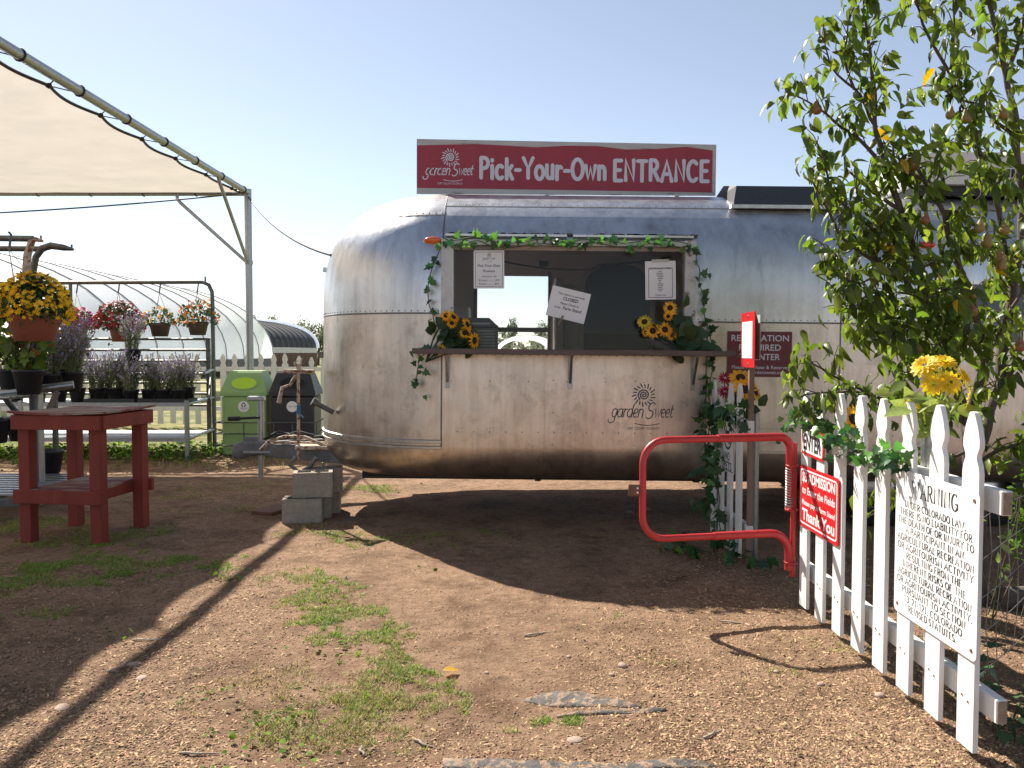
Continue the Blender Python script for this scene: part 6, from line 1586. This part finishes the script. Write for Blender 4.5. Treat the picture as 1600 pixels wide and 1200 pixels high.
tunnel('hoop_house', 'second white domed hoop house seen through the trailer windows', 5.1, 52, 70, 1.9, .8, 2.25, PLASTIC, ribw, 4)
def far_tree(label, px, Y, ybase, ytop, wd, mat, seed, group='distant trees along the field edge'):
    rnd = random.Random(seed); x = (px - 800) / F * Y; zt_ = pt(px, ytop, Y).z; g_ = gz(0, Y)
    t_ = thing('tree', label, 'tree', (x, Y, g_), group); h = zt_ - g_
    mb = MB(); mb.tube([(x, Y, g_ - .2), (x + .1, Y, g_ + h * .3), (x, Y, g_ + h * .6)], [h * .035, h * .028, h * .012], 7)
    for k in range(5): mb.tube([(x, Y, g_ + h * .3), (x + rnd.uniform(-.5, .5) * wd * .6, Y + rnd.uniform(-.3, .3) * wd, g_ + h * rnd.uniform(.5, .85))], [h * .015, h * .004], 5)
    mb.build('trunk', BARK, t_)
    cl = [(x + rnd.gauss(0, .24) * wd, Y + rnd.gauss(0, .2) * wd, g_ + h * rnd.uniform(.28, .92), rnd.uniform(.10, .20) * wd) for _ in range(22)]
    ms = []
    for cx_, cy_, cz_, cr in cl:
        for _ in range(75):
            v = Vector((rnd.gauss(0, 1), rnd.gauss(0, 1), rnd.gauss(0, .8))); v = v.normalized() * rnd.uniform(.5, 1.05) * cr
            ms.append(orient(Vector((cx_, cy_, cz_)) + v, Vector((rnd.gauss(0, 1), rnd.gauss(0, 1), rnd.gauss(0, 1))), v + Vector((0, 0, .4 * cr)), rnd.uniform(.025, .05) * max(wd, h)))
    scatter_part('crown', LEAFB, ms, mat, t_)
for k, (px, Y, yt, wd, mt, lb) in enumerate((
    (420, 130, 491, 4.6, FARLEAF2, 'small grey green tree rising above the dark hoop house'), (468, 90, 496, 5.0, FARLEAF2, 'grey green tree with broken crown beside the trailer nose'), (446, 100, 505, 4.5, FARLEAF2, 'darker tree tucked against the dark hoop house end'),
    (497, 80, 503, 4.6, FARLEAF, 'leafy tree half hidden by the trailer nose'), (520, 85, 505, 5, FARLEAF2, 'tree hidden mostly behind the trailer nose'),
    (797, 120, 495, 4.0, FARLEAF, 'tree with rounded top seen through the trailer windows'), (848, 125, 502, 4.0, FARLEAF, 'tree at the edge of the view through the trailer windows'))):
    far_tree(lb, px, Y, 0, yt, wd, mt, 50 + k)
hs_ = []
for k in range(26):
    x = -2 + k * .9 + random.uniform(-.3, .3); Y = 95 + random.uniform(-3, 3); hh = random.uniform(2.2, 4.2)
    for _ in range(90): v = rvec(1.0); hs_.append(orient(Vector((x + v.x * .8, Y + v.y, max(.2, hh * .55 + v.z * hh * .25))), rvec(1), rvec(1) + Vector((0, 0, .5)), random.uniform(.25, .45)))
o = scatter_part('hedgerow', LEAFB, hs_, FARLEAF2, None); tag(o, 'low mixed hedge along the far field seen through the windows', 'hedge')

# ------------------------------------------------------------------ ground cover, chips, stones
random.seed(77)
blade = (np.array([(-.5, 0, 0), (.5, 0, 0), (-.35, .1, .55), (.35, .1, .55), (0, .35, 1.0)], np.float32) * np.array([.09, 1, 1], np.float32), np.array([(0, 1, 3), (0, 3, 2), (2, 3, 4)], np.int32))
def patch(cx, cy, rx_, ry_, n, h0, h1, out, dens=1.3, flat=.7):
    """tufts: blades fan out from a shared root, thinning toward the patch's ragged edge"""
    for _ in range(n // 9):
        a = random.uniform(0, 6.283); r = math.sqrt(random.random())
        x = cx + rx_ * r * math.cos(a); y = cy + ry_ * r * math.sin(a)
        if noise.noise((x * 4, y * 4, 1.7)) * dens + noise.noise((x * 13, y * 13, 4.0)) * 1.0 + random.uniform(-.35, .35) < (r - .42) * 1.3: continue
        vig = random.uniform(.6, 1.25)
        for _ in range(random.randint(5, 13)):
            s = random.uniform(h0, h1) * vig; bx_, by_ = x + random.gauss(0, .008), y + random.gauss(0, .008)
            out.append(Matrix.Translation((bx_, by_, gfull(bx_, by_) - .003)) @ Matrix.Rotation(random.uniform(0, 6.28), 4, 'Z') @ Matrix.Rotation(-random.uniform(.1, 1.35), 4, 'X') @ Matrix.Diagonal((s * random.uniform(.9, 2.0), s, s, 1)))
gr1, gr2, wd1 = [], [], []
for px, py, rx_, ry_, n, mix in ((470, 905, .22, .28, 1200, .2), (500, 935, .26, .26, 2200, .15), (515, 965, .30, .2, 2200, .25), (565, 995, .26, .2, 2300, .2), (600, 1025, .24, .14, 1300, .3), (625, 1055, .22, .12, 1600, .2), (640, 1100, .22, .14, 1300, .35), (580, 1065, .3, .2, 900, .5), (590, 1100, .3, .12, 900, .4), (620, 1140, .22, .10, 800, .5), (640, 1150, .2, .1, 400, .5),
        (440, 1050, .35, .25, 900, .75), (400, 1110, .3, .22, 1200, .7), (420, 1150, .3, .14, 1000, .7), (500, 1100, .35, .18, 900, .7), (520, 1160, .3, .1, 600, .6), (830, 1128, .10, .05, 420, .15), (805, 1140, .05, .04, 120, .2), (890, 1126, .06, .03, 120, .2),
        (200, 880, .7, .28, 5200, .05), (60, 905, .6, .3, 4200, .05), (310, 880, .35, .2, 1600, .1), (120, 845, .7, .25, 3200, .05), (60, 820, .5, .3, 2000, .05), (230, 830, .35, .25, 1400, .1), (30, 960, .25, .12, 500, .3), (280, 775, .5, .3, 900, .2), (370, 760, .6, .3, 700, .3), (330, 800, .5, .3, 700, .3), (340, 905, .15, .08, 200, .2),
        (500, 835, .35, .2, 1300, .35), (570, 765, .40, .25, 1700, .25), (480, 820, .25, .15, 700, .4), (540, 840, .35, .3, 900, .1), (650, 840, .6, .35, 900, .1), (940, 968, .12, .08, 140, .4), (1225, 1050, .10, .06, 160, .5), (1300, 970, .15, .1, 120, .6), (1330, 1010, .3, .15, 260, .6), (1040, 1035, .15, .06, 90, .7)):
    c = gp(px, py); A_ = []
    patch(c.x, c.y, rx_ * 1.25, ry_ * 1.3, int(n * 10.0), .008, .031, A_)
    for m_ in A_: (gr2 if random.random() < mix + .12 + .5 * noise.noise((m_.translation.x * 3, m_.translation.y * 3, 6)) else gr1).append(m_)
for _ in range(7000):
    x = random.uniform(-8.0, -2.0); y = random.uniform(9.6, 14.3)
    if noise.noise((x * 1.2, y * 1.6, 3.3)) + random.uniform(-.4, .4) < -.1: continue
    s = random.uniform(.03, .08); (gr2 if random.random() < .62 else gr1).append(Matrix.Translation((x, y, gz(x, y))) @ Matrix.Rotation(random.uniform(0, 6.28), 4, 'Z') @ Matrix.Rotation(random.gauss(0, .5), 4, 'X') @ Matrix.Diagonal((s * 1.6, s, s, 1)))
for _ in range(2600):
    x = random.uniform(-8.2, -3.95); y = random.gauss(10.9, .42) ; s = random.uniform(.04, .085)
    wd1.append(orient(Vector((x, y, gz(x, y) + random.uniform(.01, .10))), Vector((random.gauss(0, 1), random.gauss(0, 1), random.uniform(0, .7))), Vector((0, 0, 1)) + rvec(.35), s))
for px, py, n, sp_ in ((345, 900, 26, .08), (360, 720, 90, .22), (590, 765, 40, .2), (180, 905, 20, .1), (420, 1135, 40, .16), (440, 1160, 30, .12), (520, 1010, 25, .12), (350, 1085, 8, .05), (30, 745, 160, .5), (650, 845, 40, .5), (490, 640, 60, .2), (170, 995, 8, .06), (1340, 985, 10, .1)):
    c = gp(px, py)
    for _ in range(n): wd1.append(orient(Vector((c.x + random.gauss(0, sp_), c.y + random.gauss(0, sp_), gz(0, c.y) + random.uniform(.005, .035))), Vector((random.gauss(0, 1), random.gauss(0, 1), random.uniform(0, .5))), Vector((0, 0, 1)) + rvec(.4), random.uniform(.014, .032)))
g1 = scatter_part('short_grass', blade, gr1, GRASS, None, 'stuff', False); tag(g1, 'short green grass tufts growing through the bare earth', 'grass')
g2 = scatter_part('dry_grass', blade, gr2, STRAW, None, 'stuff', False); tag(g2, 'dry straw coloured grass among the chips and lawn', 'grass')
g3 = scatter_part('weeds', LEAFB, wd1, WEED, None, 'stuff'); tag(g3, 'low broadleaf weeds spreading over the yard edge', 'weeds')
chipT = (np.array([(-.5, -.5, 0), (.5, -.42, 0), (.45, .5, 0), (-.5, .4, 0), (-.45, -.46, 1), (.42, -.38, 1.1), (.40, .44, .8), (-.44, .38, 1)], np.float32), np.array([(4, 5, 6, 7), (0, 1, 5, 4), (1, 2, 6, 5), (2, 3, 7, 6), (3, 0, 4, 7)], np.int32))
chips = []
def chip_density(x, y):
    d = .10 + .9 * max(0, min(1, (x - .15) / .8)) * (1 if y < 5.2 else .55) + .75 * max(0, min(1, (-1.05 - x) / .5)) * (1 if y < 5.4 else .35)
    d += .5 * max(0, (3.4 - y)) 
    d *= .55 + 1.1 * (noise.noise((x * 1.1, y * 1.1, 8.0)) + .35) + .5 * noise.noise((x * 5, y * 5, 3.0))
    return d
while len(chips) < 72000:
    y = 2.5 + 6.0 * random.random() ** 1.9; x = random.uniform(-.70, .70) * y
    if random.random() > chip_density(x, y): continue
    l = random.uniform(.006, .024) * (1.9 if random.random() < .08 else 1); w_ = min(.009, l * random.uniform(.14, .5))
    chips.append(Matrix.Translation((x, y, gfull(x, y) - .0012)) @ Euler((random.gauss(0, .28), random.gauss(0, .28), random.uniform(0, 6.28))).to_matrix().to_4x4() @ Matrix.Diagonal((l, w_, random.uniform(.0012, .0035), 1)))
o = scatter_part('wood_chips', chipT, chips, CHIP, None, 'stuff', False); tag(o, 'brown wood chip mulch strewn over the earth', 'wood chips')
clods = []
while len(clods) < 26000:
    y = 2.5 + 6.5 * random.random() ** 1.7; x = random.uniform(-.70, .70) * y
    if noise.noise((x * 2.3, y * 2.3, 11.0)) + random.uniform(-.5, .5) < -.1: continue
    s = .0018 + .006 * random.random() ** 3
    clods.append(Matrix.Translation((x, y, gfull(x, y) - s * .3)) @ Euler((random.gauss(0, .5), random.gauss(0, .5), random.uniform(0, 6.28))).to_matrix().to_4x4() @ Matrix.Diagonal((s * random.uniform(1, 1.9), s * 1.1, s * random.uniform(.6, 1), 1)))
o = scatter_part('earth_crumbs', chipT, clods, M('earth_crumb', (.36, .235, .155), (.22, .135, .085), 4, .9, isl=.5), None, 'stuff', False); tag(o, 'loose earth crumbs and grit scattered over the bare path', 'grit')
# pebbles and a few bigger stones
rk = MB(); rk.lathe([(0, 0), (.7, .05), (.98, .3), (.9, .62), (.5, .88), (0, .95)], (0, 0, 0), 12)
rk.v = [(x * (1 + .12 * noise.noise((x * 2, y * 2, z * 2))), y * .75 * (1 + .15 * noise.noise((x * 2, y * 3, z + 4))), z * .7) for x, y, z in rk.v]; ROCKM = rk.mesh('stone', ROCK)
for px, py, s, lb in ((900, 1155, .034, 'smooth oval tan stone beside the grass tuft and fabric'), (975, 1042, .028, 'rounded tan stone on the open earth'), (958, 1055, .016, None), (212, 1063, .030, 'flat pink stone beside the canopy pipe shadow'), (201, 1040, .034, 'broad pale stone in the lit strip'), (85, 1107, .040, None), (1220, 1050, .018, None), (1384, 1088, .026, 'pale stone at the foot of the near fence'), (890, 1027, .016, None), (655, 1043, .03, 'white flat stone at the end of the grass strip'), (1010, 795, .07, 'brown stone in the trailer shadow'), (985, 800, .05, None), (760, 1050, .014, None), (1290, 1070, .02, None)):
    c = gp(px, py); o = link_obj('stone', ROCKM, None, (c.x, c.y, gfull(c.x, c.y) - s * .12)); o.scale = (s, s, s * (.55 if s > .028 else 1)); o.rotation_euler = (0, 0, random.uniform(0, 6))
    tag(o, lb or 'small loose stone lying among the wood chips', 'stone', None if lb else 'small loose stones')
TWIG = M('bleached_twig', (.42, .36, .29), (.24, .18, .13), 30, .85, 0, .4)
for px, py, ln, an, lb in ((178, 1047, .13, 1.0, 'bleached forked stick in the lit strip beside the pipe shadow'), (225, 1000, .16, .1, 'dark twig lying in the canopy shade edge'), (840, 992, .15, .5, 'thin twig on the open earth path'), (1150, 975, .12, -.2, None), (300, 1180, .14, .05, None), (660, 1165, .10, -.6, None), (1120, 1150, .12, .7, None), (560, 1175, .09, 1.9, None)):
    c = gp(px, py); mb = MB(); z0 = gfull(c.x, c.y)
    P_ = [Vector((c.x + ln * (t - .5) * math.cos(an) + .006 * math.sin(9 * t), c.y + ln * (t - .5) * math.sin(an) + .006 * math.cos(7 * t), z0 + .006 + .004 * math.sin(5 * t))) for t in lin(0, 1, 6)]
    mb.tube(P_, [.0045, .005, .0045, .004, .0035, .003, .0018], 6); mb.tube([P_[3], P_[3] + Vector((.02, .025, .006))], [.003, .0015], 5)
    solo('twig', mb, TWIG, lb or 'short dry twig lying among the wood chips', 'twig', (c.x, c.y, z0), None if lb else 'dry twigs on the mulch')
c = gp(700, 1052); t_ = link_obj('fallen_leaf', mesh_np('leaf', *leaf_template(1, .8, .3, .15), YLEAF, True), None, mtx=orient(Vector((c.x - .03, c.y, .012)), (1, .2, .05), (0, 0, 1), .075)); tag(t_, 'fallen yellow pear leaf on the earth path', 'leaf')
# torn landscape fabric
def fabric(label, pts_, seed):
    rnd = random.Random(seed); P = [gp(x, y) for x, y in pts_]; n = len(P) // 2; V = []; nn_ = 26
    topP = P[:n]; botP = P[n:]
    def samp(Q, t):
        k = t * (len(Q) - 1); i = min(int(k), len(Q) - 2); return Q[i].lerp(Q[i + 1], k - i)
    for i in range(nn_ + 1):
        for j in range(7):
            p = samp(topP, i / nn_).lerp(samp(botP, i / nn_), j / 6)
            V.append((p.x, p.y, gfull(p.x, p.y) + -.003 + .020 * max(0, noise.noise((p.x * 7, p.y * 26, seed)) + .22) * (1 - abs(j / 3 - 1) ** 3) + rnd.uniform(0, .002)))
    Fq = [(i * 7 + j, (i + 1) * 7 + j, (i + 1) * 7 + j + 1, i * 7 + j + 1) for i in range(nn_) for j in range(6)]
    c = P[0]; o = link_obj('landscape_fabric', mesh_np('landscape_fabric', np.array(V) - np.array(c), Fq, FABRIC, True), None, c)
    md = o.modifiers.new('thickness', 'SOLIDIFY'); md.thickness = .0025
    return tag(o, label, 'fabric')
fabric('torn grey landscape fabric exposed through the mulch', [(835, 1082), (870, 1076), (905, 1078), (812, 1092), (870, 1102), (1015, 1108)], 3)
fabric('strip of black landscape fabric showing as a thin wavy ridge', [(870, 1114), (960, 1108), (1045, 1107), (872, 1119), (960, 1117), (1044, 1112)], 5)
fabric('long buried landscape fabric edge at the bottom of the path', [(690, 1184), (900, 1188), (1100, 1192), (690, 1200), (900, 1206), (1130, 1204)], 7)
